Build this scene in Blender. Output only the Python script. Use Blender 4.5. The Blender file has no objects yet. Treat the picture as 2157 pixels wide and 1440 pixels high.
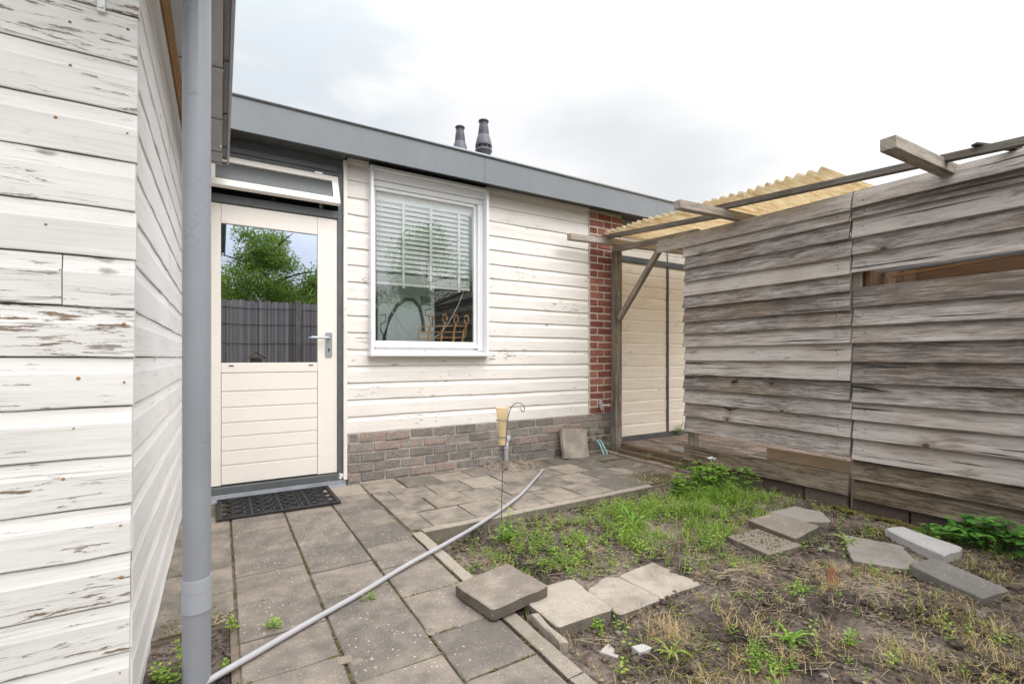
import bpy, math, random
from mathutils import Vector, Matrix, noise as mnoise
R = math.radians
scene = bpy.context.scene
col = scene.collection

# ------------------------------------------------------------------ camera
cam_d = bpy.data.cameras.new('camera')
cam = bpy.data.objects.new('camera', cam_d); col.objects.link(cam)
cam.location = (0, 0, 1.05)
cam.rotation_euler = (R(90), 0, R(-31.31))
cam_d.sensor_width = 36; cam_d.lens = 16.823
cam_d.shift_y = 32/2157
cam_d.clip_start = .02; cam_d.clip_end = 500
scene.camera = cam

# ------------------------------------------------------------------ light
SUN_EL, SUN_AZ = R(44), R(163)      # azimuth clockwise from +Y: behind the viewer, a little to the right
world = bpy.data.worlds.new('World'); scene.world = world; world.use_nodes = True
wt = world.node_tree; wt.nodes.clear()
def wn(t, **k):
    n = wt.nodes.new(t)
    for a, b in k.items(): setattr(n, a, b)
    return n
out = wn('ShaderNodeOutputWorld')
sky = wn('ShaderNodeTexSky', sky_type='NISHITA', sun_disc=False, sun_elevation=SUN_EL, sun_rotation=SUN_AZ)
bg_sky = wn('ShaderNodeBackground'); bg_sky.inputs['Strength'].default_value = .09
wt.links.new(sky.outputs[0], bg_sky.inputs[0])
tc = wn('ShaderNodeTexCoord')
sep = wn('ShaderNodeSeparateXYZ'); wt.links.new(tc.outputs['Generated'], sep.inputs[0])
mp = wn('ShaderNodeMapping'); mp.inputs['Scale'].default_value = (1.0, 1.0, 2.6); mp.inputs['Location'].default_value = (3.3, 1.7, .35)
wt.links.new(tc.outputs['Generated'], mp.inputs[0])
nz = wn('ShaderNodeTexNoise'); nz.inputs['Scale'].default_value = 1.7; nz.inputs['Detail'].default_value = 5; nz.inputs['Roughness'].default_value = .5
wt.links.new(mp.outputs[0], nz.inputs['Vector'])
cr = wn('ShaderNodeValToRGB')
cr.color_ramp.elements[0].position = .36; cr.color_ramp.elements[0].color = (.89, .91, .925, 1)
cr.color_ramp.elements[1].position = .60; cr.color_ramp.elements[1].color = (1.12, 1.12, 1.12, 1)
e = cr.color_ramp.elements.new(.48); e.color = (.96, .97, .98, 1)
wt.links.new(nz.outputs['Fac'], cr.inputs[0])
mr = wn('ShaderNodeMapRange', interpolation_type='SMOOTHSTEP')
mr.inputs['From Min'].default_value = .42; mr.inputs['From Max'].default_value = 1.0
mr.inputs['To Min'].default_value = .99; mr.inputs['To Max'].default_value = 2.0
wt.links.new(sep.outputs['Z'], mr.inputs['Value'])
bg_cl = wn('ShaderNodeBackground')
# the brighter part of the cloud cover round the hidden sun
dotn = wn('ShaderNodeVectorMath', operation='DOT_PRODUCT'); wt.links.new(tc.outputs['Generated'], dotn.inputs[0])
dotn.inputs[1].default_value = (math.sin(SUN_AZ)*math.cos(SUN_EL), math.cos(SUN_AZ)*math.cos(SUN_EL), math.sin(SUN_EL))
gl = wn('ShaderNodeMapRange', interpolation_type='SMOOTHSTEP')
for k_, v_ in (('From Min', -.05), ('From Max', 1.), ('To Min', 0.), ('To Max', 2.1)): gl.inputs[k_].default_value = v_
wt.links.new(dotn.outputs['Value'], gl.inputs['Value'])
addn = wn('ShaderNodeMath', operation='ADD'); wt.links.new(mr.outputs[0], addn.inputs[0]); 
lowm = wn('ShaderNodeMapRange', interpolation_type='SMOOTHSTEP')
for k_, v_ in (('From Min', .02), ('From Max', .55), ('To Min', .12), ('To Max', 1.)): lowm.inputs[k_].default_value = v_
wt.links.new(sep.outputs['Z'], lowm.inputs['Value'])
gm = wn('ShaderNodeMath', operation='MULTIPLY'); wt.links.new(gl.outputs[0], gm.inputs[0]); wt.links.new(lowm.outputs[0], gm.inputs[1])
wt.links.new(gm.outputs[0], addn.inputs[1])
gapd = wn('ShaderNodeVectorMath', operation='DOT_PRODUCT'); wt.links.new(tc.outputs['Generated'], gapd.inputs[0]); gapd.inputs[1].default_value = (.10, .862, .497)
gapm = wn('ShaderNodeMapRange', interpolation_type='SMOOTHSTEP')
for k_, v_ in (('From Min', .955), ('From Max', .998), ('To Min', 0.), ('To Max', .9)): gapm.inputs[k_].default_value = v_
wt.links.new(gapd.outputs['Value'], gapm.inputs['Value'])
nz2 = wn('ShaderNodeTexNoise'); nz2.inputs['Scale'].default_value = 4.2; nz2.inputs['Detail'].default_value = 5; wt.links.new(mp.outputs[0], nz2.inputs['Vector'])
n2r = wn('ShaderNodeMapRange', interpolation_type='SMOOTHSTEP')
for k_, v_ in (('From Min', .38), ('From Max', .60), ('To Min', 0.), ('To Max', 1.)): n2r.inputs[k_].default_value = v_
wt.links.new(nz2.outputs['Fac'], n2r.inputs['Value'])
gmul = wn('ShaderNodeMath', operation='MULTIPLY'); wt.links.new(gapm.outputs[0], gmul.inputs[0]); wt.links.new(n2r.outputs[0], gmul.inputs[1])
gmix = wn('ShaderNodeMix', data_type='RGBA'); wt.links.new(gmul.outputs[0], gmix.inputs[0]); wt.links.new(cr.outputs[0], gmix.inputs[6]); gmix.inputs[7].default_value = (.83, .91, .96, 1)
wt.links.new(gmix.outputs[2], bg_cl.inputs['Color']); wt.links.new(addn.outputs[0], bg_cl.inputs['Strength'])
mxs = wn('ShaderNodeMixShader'); mxs.inputs[0].default_value = .9
wt.links.new(bg_sky.outputs[0], mxs.inputs[1]); wt.links.new(bg_cl.outputs[0], mxs.inputs[2]); wt.links.new(mxs.outputs[0], out.inputs[0])

sun_d = bpy.data.lights.new('sun', 'SUN'); sun_d.energy = 1.5; sun_d.angle = R(40); sun_d.color = (1, .965, .93)
sun = bpy.data.objects.new('sun', sun_d); col.objects.link(sun)
sd = Vector((math.sin(SUN_AZ)*math.cos(SUN_EL), math.cos(SUN_AZ)*math.cos(SUN_EL), math.sin(SUN_EL)))
sun.rotation_euler = sd.to_track_quat('Z', 'Y').to_euler(); sun.location = (-3, -4, 8)
vs = scene.view_settings
vs.view_transform = 'Standard'; vs.look = 'None'; vs.gamma = 1; vs.exposure = -.05
scene.cycles.use_denoising = True; scene.cycles.denoising_input_passes = 'RGB_ALBEDO_NORMAL'; scene.cycles.denoising_prefilter = 'NONE'
scene.cycles.max_bounces = 8; scene.cycles.transparent_max_bounces = 16

# ------------------------------------------------------------------ node helper
class N:
    def __init__(s, name):
        s.m = bpy.data.materials.new(name); s.m.use_nodes = True
        s.t = s.m.node_tree; s.t.nodes.clear()
        s.out = s.t.nodes.new('ShaderNodeOutputMaterial')
    def n(s, t, **k):
        x = s.t.nodes.new(t)
        for a, b in k.items(): setattr(x, a, b)
        return x
    def set(s, sock, v):
        if isinstance(v, bpy.types.NodeSocket): s.t.links.new(v, sock)
        elif v is not None:
            if isinstance(v, (tuple, list)) and len(v) == 3 and sock.type == 'RGBA': v = (*v, 1)
            sock.default_value = v
    def math(s, op, a, b=None, c=None, clamp=False):
        x = s.n('ShaderNodeMath', operation=op, use_clamp=clamp)
        for i, v in enumerate((a, b, c)): s.set(x.inputs[i], v)
        return x.outputs[0]
    def vmath(s, op, a, b=None):
        x = s.n('ShaderNodeVectorMath', operation=op); s.set(x.inputs[0], a); s.set(x.inputs[1], b); return x.outputs[0]
    def mix(s, f, a, b, blend='MIX'):
        x = s.n('ShaderNodeMix', data_type='RGBA', blend_type=blend)
        s.set(x.inputs[0], f); s.set(x.inputs[6], a); s.set(x.inputs[7], b); return x.outputs[2]
    def noise(s, vec, scale, detail=4, rough=.55, dist=0):
        x = s.n('ShaderNodeTexNoise'); s.set(x.inputs['Vector'], vec)
        x.inputs['Scale'].default_value = scale; x.inputs['Detail'].default_value = detail
        x.inputs['Roughness'].default_value = rough; x.inputs['Distortion'].default_value = dist
        return x.outputs['Fac']
    def voro(s, vec, scale, feature='F1', rnd=1, dim='3D'):
        x = s.n('ShaderNodeTexVoronoi', feature=feature, voronoi_dimensions=dim); s.set(x.inputs['Vector'], vec)
        x.inputs['Scale'].default_value = scale; x.inputs['Randomness'].default_value = rnd
        return x
    def step(s, v, a, b, lo=0., hi=1.):
        x = s.n('ShaderNodeMapRange', interpolation_type='SMOOTHSTEP'); s.set(x.inputs['Value'], v)
        for k, q in (('From Min', a), ('From Max', b), ('To Min', lo), ('To Max', hi)): s.set(x.inputs[k], q)
        return x.outputs[0]
    def scale(s, vec, sc, loc=(0, 0, 0)):
        x = s.n('ShaderNodeMapping'); s.set(x.inputs[0], vec)
        x.inputs['Scale'].default_value = sc; x.inputs['Location'].default_value = loc
        return x.outputs[0]
    def ramp(s, f, stops):
        x = s.n('ShaderNodeValToRGB'); s.set(x.inputs[0], f); els = x.color_ramp.elements
        for i, (p, c) in enumerate(stops):
            e = els[i] if i < 2 else els.new(p)
            e.position = p; e.color = (*c, 1)
        return x.outputs[0]
    def seed(s): return s.n('ShaderNodeAttribute', attribute_name='seed').outputs['Fac']
    def uv(s):                      # board space: u along, v across, moved by the piece's own seed
        c = s.n('ShaderNodeUVMap').outputs[0]
        sd = s.seed()
        o = s.n('ShaderNodeCombineXYZ')
        s.set(o.inputs[0], s.math('MULTIPLY', sd, 53.7)); s.set(o.inputs[1], s.math('MULTIPLY', sd, 19.3)); s.set(o.inputs[2], s.math('MULTIPLY', sd, 7.1))
        return s.vmath('ADD', c, o.outputs[0])
    def pos(s): return s.n('ShaderNodeTexCoord').outputs['Object']
    def bsdf(s, colr, rough=.6, bump=None, bstr=.4, bdist=.004, metal=0., spec=.4, **k):
        b = s.n('ShaderNodeBsdfPrincipled')
        s.set(b.inputs['Base Color'], colr); s.set(b.inputs['Roughness'], rough); s.set(b.inputs['Metallic'], metal)
        s.set(b.inputs['Specular IOR Level'], spec)
        for a, v in k.items(): s.set(b.inputs[a.replace('_', ' ')], v)
        if bump is not None:
            bp = s.n('ShaderNodeBump'); bp.inputs['Strength'].default_value = bstr; bp.inputs['Distance'].default_value = bdist
            s.set(bp.inputs['Height'], bump); s.set(b.inputs['Normal'], bp.outputs[0])
        s.t.links.new(b.outputs[0], s.out.inputs[0]); return b

def painted_wood(name, paint, dirt, flake, crack, knots=1.):
    n = N(name); v = n.uv()
    big = n.noise(n.scale(v, (1.1, 3.5, 1)), 1, 3)
    mid = n.noise(n.scale(v, (10, 62, 1)), 1, 8, .66, .2)
    fine = n.noise(n.scale(v, (3.2, 120, 1)), 1, 5, .65, .1)
    grain = n.noise(n.scale(v, (3, 85, 1)), 1, 6, .65)
    wob = n.noise(n.scale(v, (5, 5, 1)), 1, 4)
    fl = n.math('ADD', mid, n.math('MULTIPLY', n.math('SUBTRACT', big, .5), .48))
    fm = n.step(fl, flake, flake+.022)
    halo = n.step(fl, flake-.05, flake+.01)
    ck = n.math('MULTIPLY', n.step(fine, crack, crack+.05), n.step(big, .40, .62))
    vr = n.voro(n.scale(v, (4.2, 7.2, 1)), 1, dim='2D')
    kd = n.math('ADD', vr.outputs['Distance'], n.math('MULTIPLY', n.math('SUBTRACT', wob, .5), .09))
    sc = n.n('ShaderNodeSeparateColor'); n.set(sc.inputs[0], vr.outputs['Color'])
    ksel = n.math('GREATER_THAN', sc.outputs[0], 1-.09*knots)
    kn = n.math('MULTIPLY', n.step(kd, .13, .05), ksel)
    kn = n.math('MULTIPLY', kn, n.step(mid, .40, .56))
    wood = n.mix(n.noise(n.scale(v, (2, 60, 1)), 1, 4), (.30, .225, .165), (.15, .095, .06))
    wood = n.mix(n.step(wob, .4, .6), wood, (.31, .28, .26))
    pc = n.mix(n.step(n.noise(n.scale(v, (1.6, 9, 1)), 1, 5), .35, .75), paint, dirt)
    pc = n.mix(n.math('MULTIPLY', n.step(grain, .5, .70), .30), pc, tuple(c*.62 for c in dirt))
    pc = n.mix(n.math('MULTIPLY', halo, .3), pc, (.9, .89, .87))
    pc = n.mix(n.math('MULTIPLY', ck, .75), pc, (.20, .17, .145))
    pc = n.mix(n.math('MULTIPLY', kn, .8), pc, (.22, .2, .19))
    pc = n.mix(n.math('MULTIPLY', n.seed(), .10), pc, tuple(c*.8 for c in dirt))
    c = n.mix(n.math('MULTIPLY', fm, n.step(big, .3, .6, .72, 1.)), pc, wood)
    h = n.math('ADD', n.math('MULTIPLY', fm, -1.3), n.math('MULTIPLY', ck, -1.))
    h = n.math('ADD', h, n.math('MULTIPLY', grain, .9)); h = n.math('ADD', h, n.math('MULTIPLY', halo, .5))
    h = n.math('ADD', h, n.math('MULTIPLY', wob, 1.0))
    n.bsdf(c, .5, h, .55, .0022, spec=.3)
    return n.m

def weathered_wood(name, light, dark, warm=(.25, .18, .12), stain=1., knots=1.):
    n = N(name); v = n.uv(); sd = n.seed()
    vr = n.voro(n.scale(v, (2.7, 3.9, 1)), 1, dim='2D')
    sc = n.n('ShaderNodeSeparateColor'); n.set(sc.inputs[0], vr.outputs['Color'])
    ksel = n.math('GREATER_THAN', sc.outputs[0], 1-.17*knots)
    kd = vr.outputs['Distance']
    near = n.math('MULTIPLY', n.step(kd, .40, .0), ksel)
    off = n.n('ShaderNodeCombineXYZ'); n.set(off.inputs[1], n.math('MULTIPLY', near, .03))
    wv = n.vmath('ADD', v, off.outputs[0])
    grain = n.noise(n.scale(wv, (5.5, 62, 1)), 1, 8, .80, .1)
    band = n.noise(n.scale(wv, (2.2, 26, 1)), 1, 8, .78, .12)
    big = n.noise(n.scale(v, (2.4, 6, 1)), 1, 5, .6)
    f = n.math('ADD', n.math('MULTIPLY', grain, .75), n.math('MULTIPLY', band, .42))
    f = n.math('ADD', f, n.math('MULTIPLY', n.math('SUBTRACT', big, .5), .24))
    f = n.math('ADD', f, n.math('MULTIPLY', n.math('SUBTRACT', sd, .5), .22))
    c = n.ramp(f, [(.46, dark), (.68, light), (.56, tuple(.5*a+.5*b for a, b in zip(light, dark)))])
    wf = n.math('MULTIPLY', n.step(n.noise(n.scale(v, (1.5, 4, 1), (4, 9, 0)), 1, 4), .46, .72), .5)
    c = n.mix(wf, c, n.mix(n.step(grain, .35, .65), tuple(x*.5 for x in warm), warm))
    st = n.noise(n.scale(v, (2.2, 7, 1), (11, 3, 0)), 1, 7, .68, .1)
    c = n.mix(n.math('MULTIPLY', n.step(st, .58, .70), .55*stain), c, (.035, .031, .029))
    ringw = n.math('SINE', n.math('MULTIPLY', kd, 130.))
    ring = n.math('MULTIPLY', n.step(kd, .20, .08), ksel)
    c = n.mix(n.math('MULTIPLY', ring, n.math('MULTIPLY_ADD', ringw, .18, .5)), c, (.15, .105, .075))
    c = n.mix(n.math('MULTIPLY', n.math('MULTIPLY', n.step(kd, .065, .03), ksel), .85), c, (.05, .034, .025))
    ck = n.step(n.noise(n.scale(wv, (.9, 46, 1), (2, 8, 0)), 1, 4, .5), .655, .685)
    c = n.mix(n.math('MULTIPLY', ck, .9), c, (.022, .019, .017))
    h = n.math('SUBTRACT', n.math('ADD', n.math('MULTIPLY', grain, 1.5), band), n.math('MULTIPLY', ck, 1.6))
    n.bsdf(c, .85, h, .8, .004, spec=.15)
    return n.m

def concrete(name, a, b, speck=.5, bump=.5, moss=0., dark=(.05, .046, .042)):
    n = N(name); p = n.pos(); sd = n.seed()
    p2 = n.vmath('ADD', p, n.mix(1, (0, 0, 0), (0, 0, 0)))
    g1 = n.noise(p, 210, 3, .7); g2 = n.noise(p, 9, 5, .6); g3 = n.noise(p, 55, 4, .6)
    g4 = n.noise(p, 3.5, 6, .65, .3)
    f = n.math('ADD', sd, n.math('MULTIPLY', n.math('SUBTRACT', g2, .5), 1.1))
    f = n.math('ADD', f, n.math('MULTIPLY', n.math('SUBTRACT', g4, .5), 1.3))
    c = n.mix(n.step(f, .1, .9), a, b)
    c = n.mix(n.step(g1, .40, .68, .0, .55), c, n.mix(.6, c, dark))
    c = n.mix(n.math('MULTIPLY', n.step(g3, .55, .75), .38), c, n.mix(.6, c, dark))
    vo = n.voro(p, 62); s1 = n.n('ShaderNodeSeparateColor'); n.set(s1.inputs[0], vo.outputs['Color'])
    sp = n.math('MULTIPLY', n.step(n.math('ADD', vo.outputs['Distance'], n.math('MULTIPLY', g1, .2)), .40, .28), n.math('GREATER_THAN', s1.outputs[0], 1-.30*speck))
    vo2 = n.voro(p, 150); s2 = n.n('ShaderNodeSeparateColor'); n.set(s2.inputs[0], vo2.outputs['Color'])
    sp2 = n.math('MULTIPLY', n.step(vo2.outputs['Distance'], .40, .28), n.math('GREATER_THAN', s2.outputs[1], 1-.36*speck))
    c = n.mix(n.math('MULTIPLY', sp2, .6), c, n.mix(s2.outputs[2], (.40, .36, .31), (.06, .055, .05)))
    c = n.mix(n.math('MULTIPLY', sp, .75), c, n.mix(s1.outputs[2], (.62, .58, .53), (.32, .26, .21)))
    if moss:
        m = n.noise(p, 6.5, 6, .7, .4)
        c = n.mix(n.math('MULTIPLY', n.step(m, .54, .66), moss), c, n.mix(g3, (.12, .085, .02), (.05, .03, .015)))
    h = n.math('ADD', n.math('MULTIPLY', g1, .8), n.math('MULTIPLY', g3, .8))
    n.bsdf(c, .9, h, bump, .003, spec=.2)
    return n.m

def simple(name, c, rough=.5, var=.0, scale=30, metal=0., spec=.4, bump=0., var2=None):
    n = N(name); p = n.pos()
    g = n.noise(p, scale, 4); g2 = n.noise(p, scale*.13, 4)
    cc = n.mix(n.step(n.math('ADD', n.math('MULTIPLY', g, .5), n.math('MULTIPLY', g2, .5)), .3, .7), tuple(x*(1-var) for x in c), tuple(min(1, x*(1+var)) for x in (var2 or c)))
    n.bsdf(cc, rough, g if bump else None, bump, .002, metal, spec)
    return n.m

def leafmat(name, a, b, c3, trans=.35):
    n = N(name); sd = n.seed(); p = n.pos()
    f = n.math('ADD', n.math('MULTIPLY', sd, .8), n.math('MULTIPLY', n.noise(p, 9, 3), .3))
    c = n.ramp(f, [(.1, a), (.9, c3), (.5, b)])
    bs = n.n('ShaderNodeBsdfPrincipled'); n.set(bs.inputs['Base Color'], c); bs.inputs['Roughness'].default_value = .5; bs.inputs['Specular IOR Level'].default_value = .3
    tr = n.n('ShaderNodeBsdfTranslucent'); n.set(tr.inputs[0], c)
    mx = n.n('ShaderNodeMixShader'); mx.inputs[0].default_value = trans
    n.t.links.new(bs.outputs[0], mx.inputs[1]); n.t.links.new(tr.outputs[0], mx.inputs[2]); n.t.links.new(mx.outputs[0], n.out.inputs[0])
    return n.m

def glassmat(name, base, tint=(.86, .93, .90), refl=(.95, .97, 1, 1), rough=0.):
    n = N(name)
    fr = n.n('ShaderNodeFresnel'); fr.inputs[0].default_value = 1.5
    f = n.math('ADD', n.math('MULTIPLY', fr.outputs[0], .9), base, clamp=True)
    t = n.n('ShaderNodeBsdfTransparent'); t.inputs[0].default_value = (*tint, 1)
    g = n.n('ShaderNodeBsdfGlossy'); g.inputs['Roughness'].default_value = rough; g.inputs['Color'].default_value = refl
    mx = n.n('ShaderNodeMixShader'); n.set(mx.inputs[0], f)
    n.t.links.new(t.outputs[0], mx.inputs[1]); n.t.links.new(g.outputs[0], mx.inputs[2]); n.t.links.new(mx.outputs[0], n.out.inputs[0])
    return n.m

def brickmat(name, stops, mort=None, moss=0., soot=0.):
    n = N(name); p = n.pos(); sd = n.seed()
    g = n.noise(p, 60, 5, .65); g2 = n.noise(p, 14, 4)
    f = n.math('ADD', sd, n.math('MULTIPLY', n.math('SUBTRACT', g2, .5), 1.1))
    c = n.ramp(f, stops)
    c = n.mix(n.math('MULTIPLY', n.step(g, .45, .75), .55), c, tuple(x*.45 for x in stops[0][1]))
    lm = n.noise(p, 13, 7, .75)
    c = n.mix(n.math('MULTIPLY', n.step(lm, .56, .70), .55*soot), c, (.38, .36, .33))
    if moss:
        sx = n.n('ShaderNodeSeparateXYZ'); n.set(sx.inputs[0], p)
        reg = n.math('MULTIPLY', n.step(sx.outputs[0], 2.9, 3.25), n.step(sx.outputs[2], .34, .16))
        c = n.mix(n.math('MULTIPLY', n.math('MULTIPLY', reg, n.step(g2, .44, .56)), moss), c, (.09, .075, .02))
    h = n.math('ADD', g, n.math('MULTIPLY', g2, 1.4))
    n.bsdf(c, .9, n.math('ADD', h, n.math('MULTIPLY', lm, 1.5)), 1., .009, spec=.15)
    return n.m

M = {}
M['white_paint'] = painted_wood('peeling_white_paint', (.81, .785, .765), (.68, .655, .635), .62, .59)
M['white_side'] = painted_wood('side_white_paint', (.89, .87, .86), (.80, .78, .77), .72, .64, .3)
M['cream_paint'] = painted_wood('cream_paint', (.85, .81, .765), (.78, .735, .685), .66, .625, .3)
M['door_cream'] = simple('door_paint', (.86, .80, .735), .38, .02, 20)
M['garage_paint'] = painted_wood('garage_paint', (.85, .77, .67), (.79, .70, .59), .67, .63, .3)
M['grey_wood'] = weathered_wood('silvered_wood', (.51, .462, .428), (.14, .118, .107), (.33, .24, .17), 1.)
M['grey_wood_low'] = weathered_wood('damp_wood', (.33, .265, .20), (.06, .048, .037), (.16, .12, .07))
M['beam_wood'] = weathered_wood('beam_wood', (.42, .37, .32), (.125, .105, .088), (.30, .21, .14), .5, .4)
M['dark_batten'] = weathered_wood('dark_batten', (.22, .195, .175), (.06, .052, .05), (.16, .11, .075), .8, .3)
M['new_wood'] = weathered_wood('fresh_timber', (.78, .50, .28), (.60, .34, .17), (.65, .40, .21), 0., .2)
M['brown_wood'] = weathered_wood('brown_timber', (.30, .19, .115), (.11, .066, .04), (.22, .12, .07), .3, .4)
M['sleeper'] = weathered_wood('rotten_sleeper', (.17, .125, .085), (.04, .03, .022), (.12, .075, .04), .8, .4)
def streaked(name, c, rough, amt, spots=0.):
    n = N(name); p = n.pos()
    a = n.noise(n.scale(p, (4, 4, 1.2)), 1, 5, .6); b = n.noise(p, 2.2, 5, .6); d = n.noise(p, 26, 3, .6)
    cc = n.mix(n.step(n.math('ADD', n.math('MULTIPLY', a, .55), n.math('MULTIPLY', b, .5)), .36, .68), tuple(x*(1-amt) for x in c), tuple(x*(1+amt) for x in c))
    cc = n.mix(n.math('MULTIPLY', n.step(d, .66, .72), spots), cc, tuple(x*.45 for x in c))
    n.bsdf(cc, n.step(b, .3, .7, rough-.06, rough+.12), n.noise(p, 5, 4), .25, .004); return n.m
M['fascia'] = streaked('grey_fascia_paint', (.175, .19, .205), .42, .07, .55)
M['fascia_dark'] = simple('dark_grey_paint', (.085, .088, .09), .45, .22, 20)
M['frame_grey'] = simple('door_frame_paint', (.115, .125, .13), .45, .15, 18)
M['metal_trim'] = simple('roof_trim_metal', (.22, .23, .24), .35, .06, 10, .6)
M['zinc'] = simple('zinc_flashing', (.40, .42, .46), .5, .25, 12, .35)
M['pvc_white'] = simple('white_window_frame', (.80, .80, .815), .32, .015, 10)
M['pipe_grey'] = streaked('grey_pvc_pipe', (.272, .284, .316), .30, .09, .35)
M['collar_grey'] = simple('light_grey_pvc', (.35, .365, .40), .38, .05, 12)
M['tile_grey'] = simple('roof_tile_glaze', (.36, .355, .365), .4, .10, 25)
M['hose_grey'] = simple('grey_conduit', (.40, .39, .41), .4, .06, 25)
M['black_rubber'] = simple('black_rubber', (.022, .022, .024), .55, .25, 60, bump=.2)
M['chrome'] = simple('chrome', (.72, .73, .75), .14, .02, 10, 1.)
M['steel'] = simple('brushed_aluminium', (.50, .53, .56), .35, .04, 40, .7)
M['rod_metal'] = simple('galvanised_rod', (.16, .18, .21), .4, .12, 40, .5)
M['rust'] = simple('rusty_nail', (.40, .22, .10), .8, .4, 200)
M['black'] = simple('black_metal', (.012, .012, .013), .5)
M['flue'] = simple('flue_plastic', (.05, .05, .064), .45, .06, 20)
M['flue_light'] = simple('flue_plastic_light', (.105, .105, .13), .42, .06, 20)
M['tile'] = concrete('paving_concrete', (.165, .146, .128), (.335, .283, .235), 1.)
M['tile_warm'] = concrete('paving_concrete_warm', (.165, .148, .128), (.39, .33, .27), .3, .5, .22)
M['slab'] = concrete('slab_concrete', (.235, .20, .165), (.46, .40, .335), .3, .6)
M['slab_grey'] = concrete('slab_grey_concrete', (.20, .185, .165), (.30, .275, .245), .4)
M['slab_moss'] = concrete('mossy_concrete', (.22, .19, .15), (.27, .23, .185), .3, .5, 1.)
M['slab_stone'] = concrete('pale_stone', (.42, .41, .40), (.50, .49, .47), .2, .8)
M['slab_dark'] = concrete('dark_slate_concrete', (.165, .153, .142), (.24, .222, .205), .25, .5)
M['kerb'] = concrete('kerb_concrete', (.30, .26, .215), (.40, .35, .29), .4, .5, .2)
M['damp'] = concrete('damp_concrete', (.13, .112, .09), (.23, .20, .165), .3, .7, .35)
M['block'] = concrete('washed_block', (.115, .085, .075), (.17, .13, .115), .9, .9, 0., (.03, .022, .02))
M['sand'] = simple('joint_sand', (.17, .135, .10), .95, .35, 60, bump=.6)
M['mound'] = simple('grey_sand', (.235, .195, .155), .95, .3, 50, bump=.8)
M['joint_moss'] = leafmat('joint_moss', (.10, .055, .022), (.14, .10, .03), (.10, .115, .03), .1)
M['mortar_light'] = simple('lime_mortar', (.60, .53, .46), .95, .25, 40, bump=.6)
M['mortar_dark'] = simple('weathered_mortar', (.37, .335, .30), .95, .4, 28, bump=.9)
M['brick_red'] = brickmat('red_brick', [(.0, (.24, .085, .062)), (1., (.39, .175, .13)), (.5, (.31, .12, .088))])
M['brick_grey'] = brickmat('sooty_brick', [(.0, (.21, .19, .172)), (1., (.38, .285, .245)), (.85, (.32, .285, .255))], moss=.85, soot=1.3)
M['brick_floor'] = brickmat('floor_brick', [(.0, (.15, .122, .105)), (1., (.31, .245, .21)), (.5, (.235, .185, .158))], soot=.5)
M['glass_door'] = glassmat('door_glass', .70, (.30, .32, .32), (.62, .69, .84, 1))
M['glass_win'] = glassmat('window_glass', .045, (.97, .985, .975))
M['glass_trans'] = glassmat('transom_glass', .30, (.5, .5, .5), (.27, .285, .285, 1), .45)
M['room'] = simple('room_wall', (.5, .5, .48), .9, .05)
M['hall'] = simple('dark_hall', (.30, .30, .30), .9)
M['blind'] = simple('blind_slat', (.93, .94, .92), .45, .02)
M['tape'] = simple('ladder_tape', (.90, .91, .88), .8, .02)
M['yellow'] = simple('yellow_tape', (.72, .42, .02), .5, .1)
M['appliance'] = simple('galvanised_panel', (.66, .76, .76), .45, .06, 6, .1)
M['rattan'] = simple('rattan', (.78, .42, .17), .55, .2, 90)
M['cable'] = simple('white_cable', (.70, .70, .66), .5)
M['gauge'] = None
M['teal'] = simple('turquoise_hose', (.22, .40, .38), .4, .15, 60)
M['red_wood'] = weathered_wood('rotten_red_wood', (.17, .075, .042), (.08, .035, .022), (.22, .08, .04), .2)
M['roof_felt'] = simple('bitumen_roof', (.06, .06, .06), .9, .2, 40)
M['plywood'] = weathered_wood('brown_plywood', (.20, .12, .07), (.12, .066, .038), (.2, .11, .06), .2, .2)
M['cardboard'] = simple('brown_sheet', (.52, .385, .26), .6, .12, 14)
M['leaf'] = leafmat('weed_leaf', (.08, .18, .025), (.17, .33, .04), (.28, .43, .07))
M['leaf_light'] = leafmat('light_weed_leaf', (.14, .25, .035), (.26, .42, .06), (.42, .54, .11))
M['leaf_deep'] = leafmat('bramble_leaf', (.05, .15, .025), (.09, .25, .04), (.16, .34, .06))
M['grass'] = leafmat('grass_blade', (.13, .26, .035), (.25, .42, .055), (.40, .50, .11))
M['dry'] = leafmat('dry_grass', (.36, .25, .10), (.55, .42, .19), (.62, .51, .28), .2)
M['straw'] = leafmat('straw', (.30, .22, .14), (.46, .36, .24), (.56, .46, .33), .1)
M['tree1'] = leafmat('tree_leaf', (.12, .22, .04), (.24, .38, .06), (.42, .50, .10), .5)
M['bark'] = weathered_wood('bark', (.18, .14, .10), (.06, .05, .04))
n = N('reed'); sd = n.seed()
n.bsdf(n.ramp(sd, [(.0, (.26, .22, .195)), (1., (.68, .61, .55)), (.5, (.50, .445, .40))]), .8); M['reed'] = n.m
n = N('amber_plastic'); b = n.bsdf((.90, .72, .44), .3, Alpha=.5); M['gauge'] = n.m
# weathered yellow corrugated sheet: translucent
n = N('corrugated_plastic'); p = n.pos()
g = n.noise(n.scale(p, (1.2, 14, 1)), 3, 5, .6); g2 = n.noise(p, 60, 4, .7)
c = n.mix(n.step(n.math('ADD', n.math('MULTIPLY', g, .6), n.math('MULTIPLY', g2, .5)), .42, .72), (.94, .88, .72), (.70, .55, .36))
bs = n.n('ShaderNodeBsdfPrincipled'); n.set(bs.inputs['Base Color'], c); bs.inputs['Roughness'].default_value = .6
tr = n.n('ShaderNodeBsdfTranslucent'); n.set(tr.inputs[0], c)
mx = n.n('ShaderNodeMixShader'); mx.inputs[0].default_value = .75
n.t.links.new(bs.outputs[0], mx.inputs[1]); n.t.links.new(tr.outputs[0], mx.inputs[2]); n.t.links.new(mx.outputs[0], n.out.inputs[0])
M['sheet'] = n.m
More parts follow.
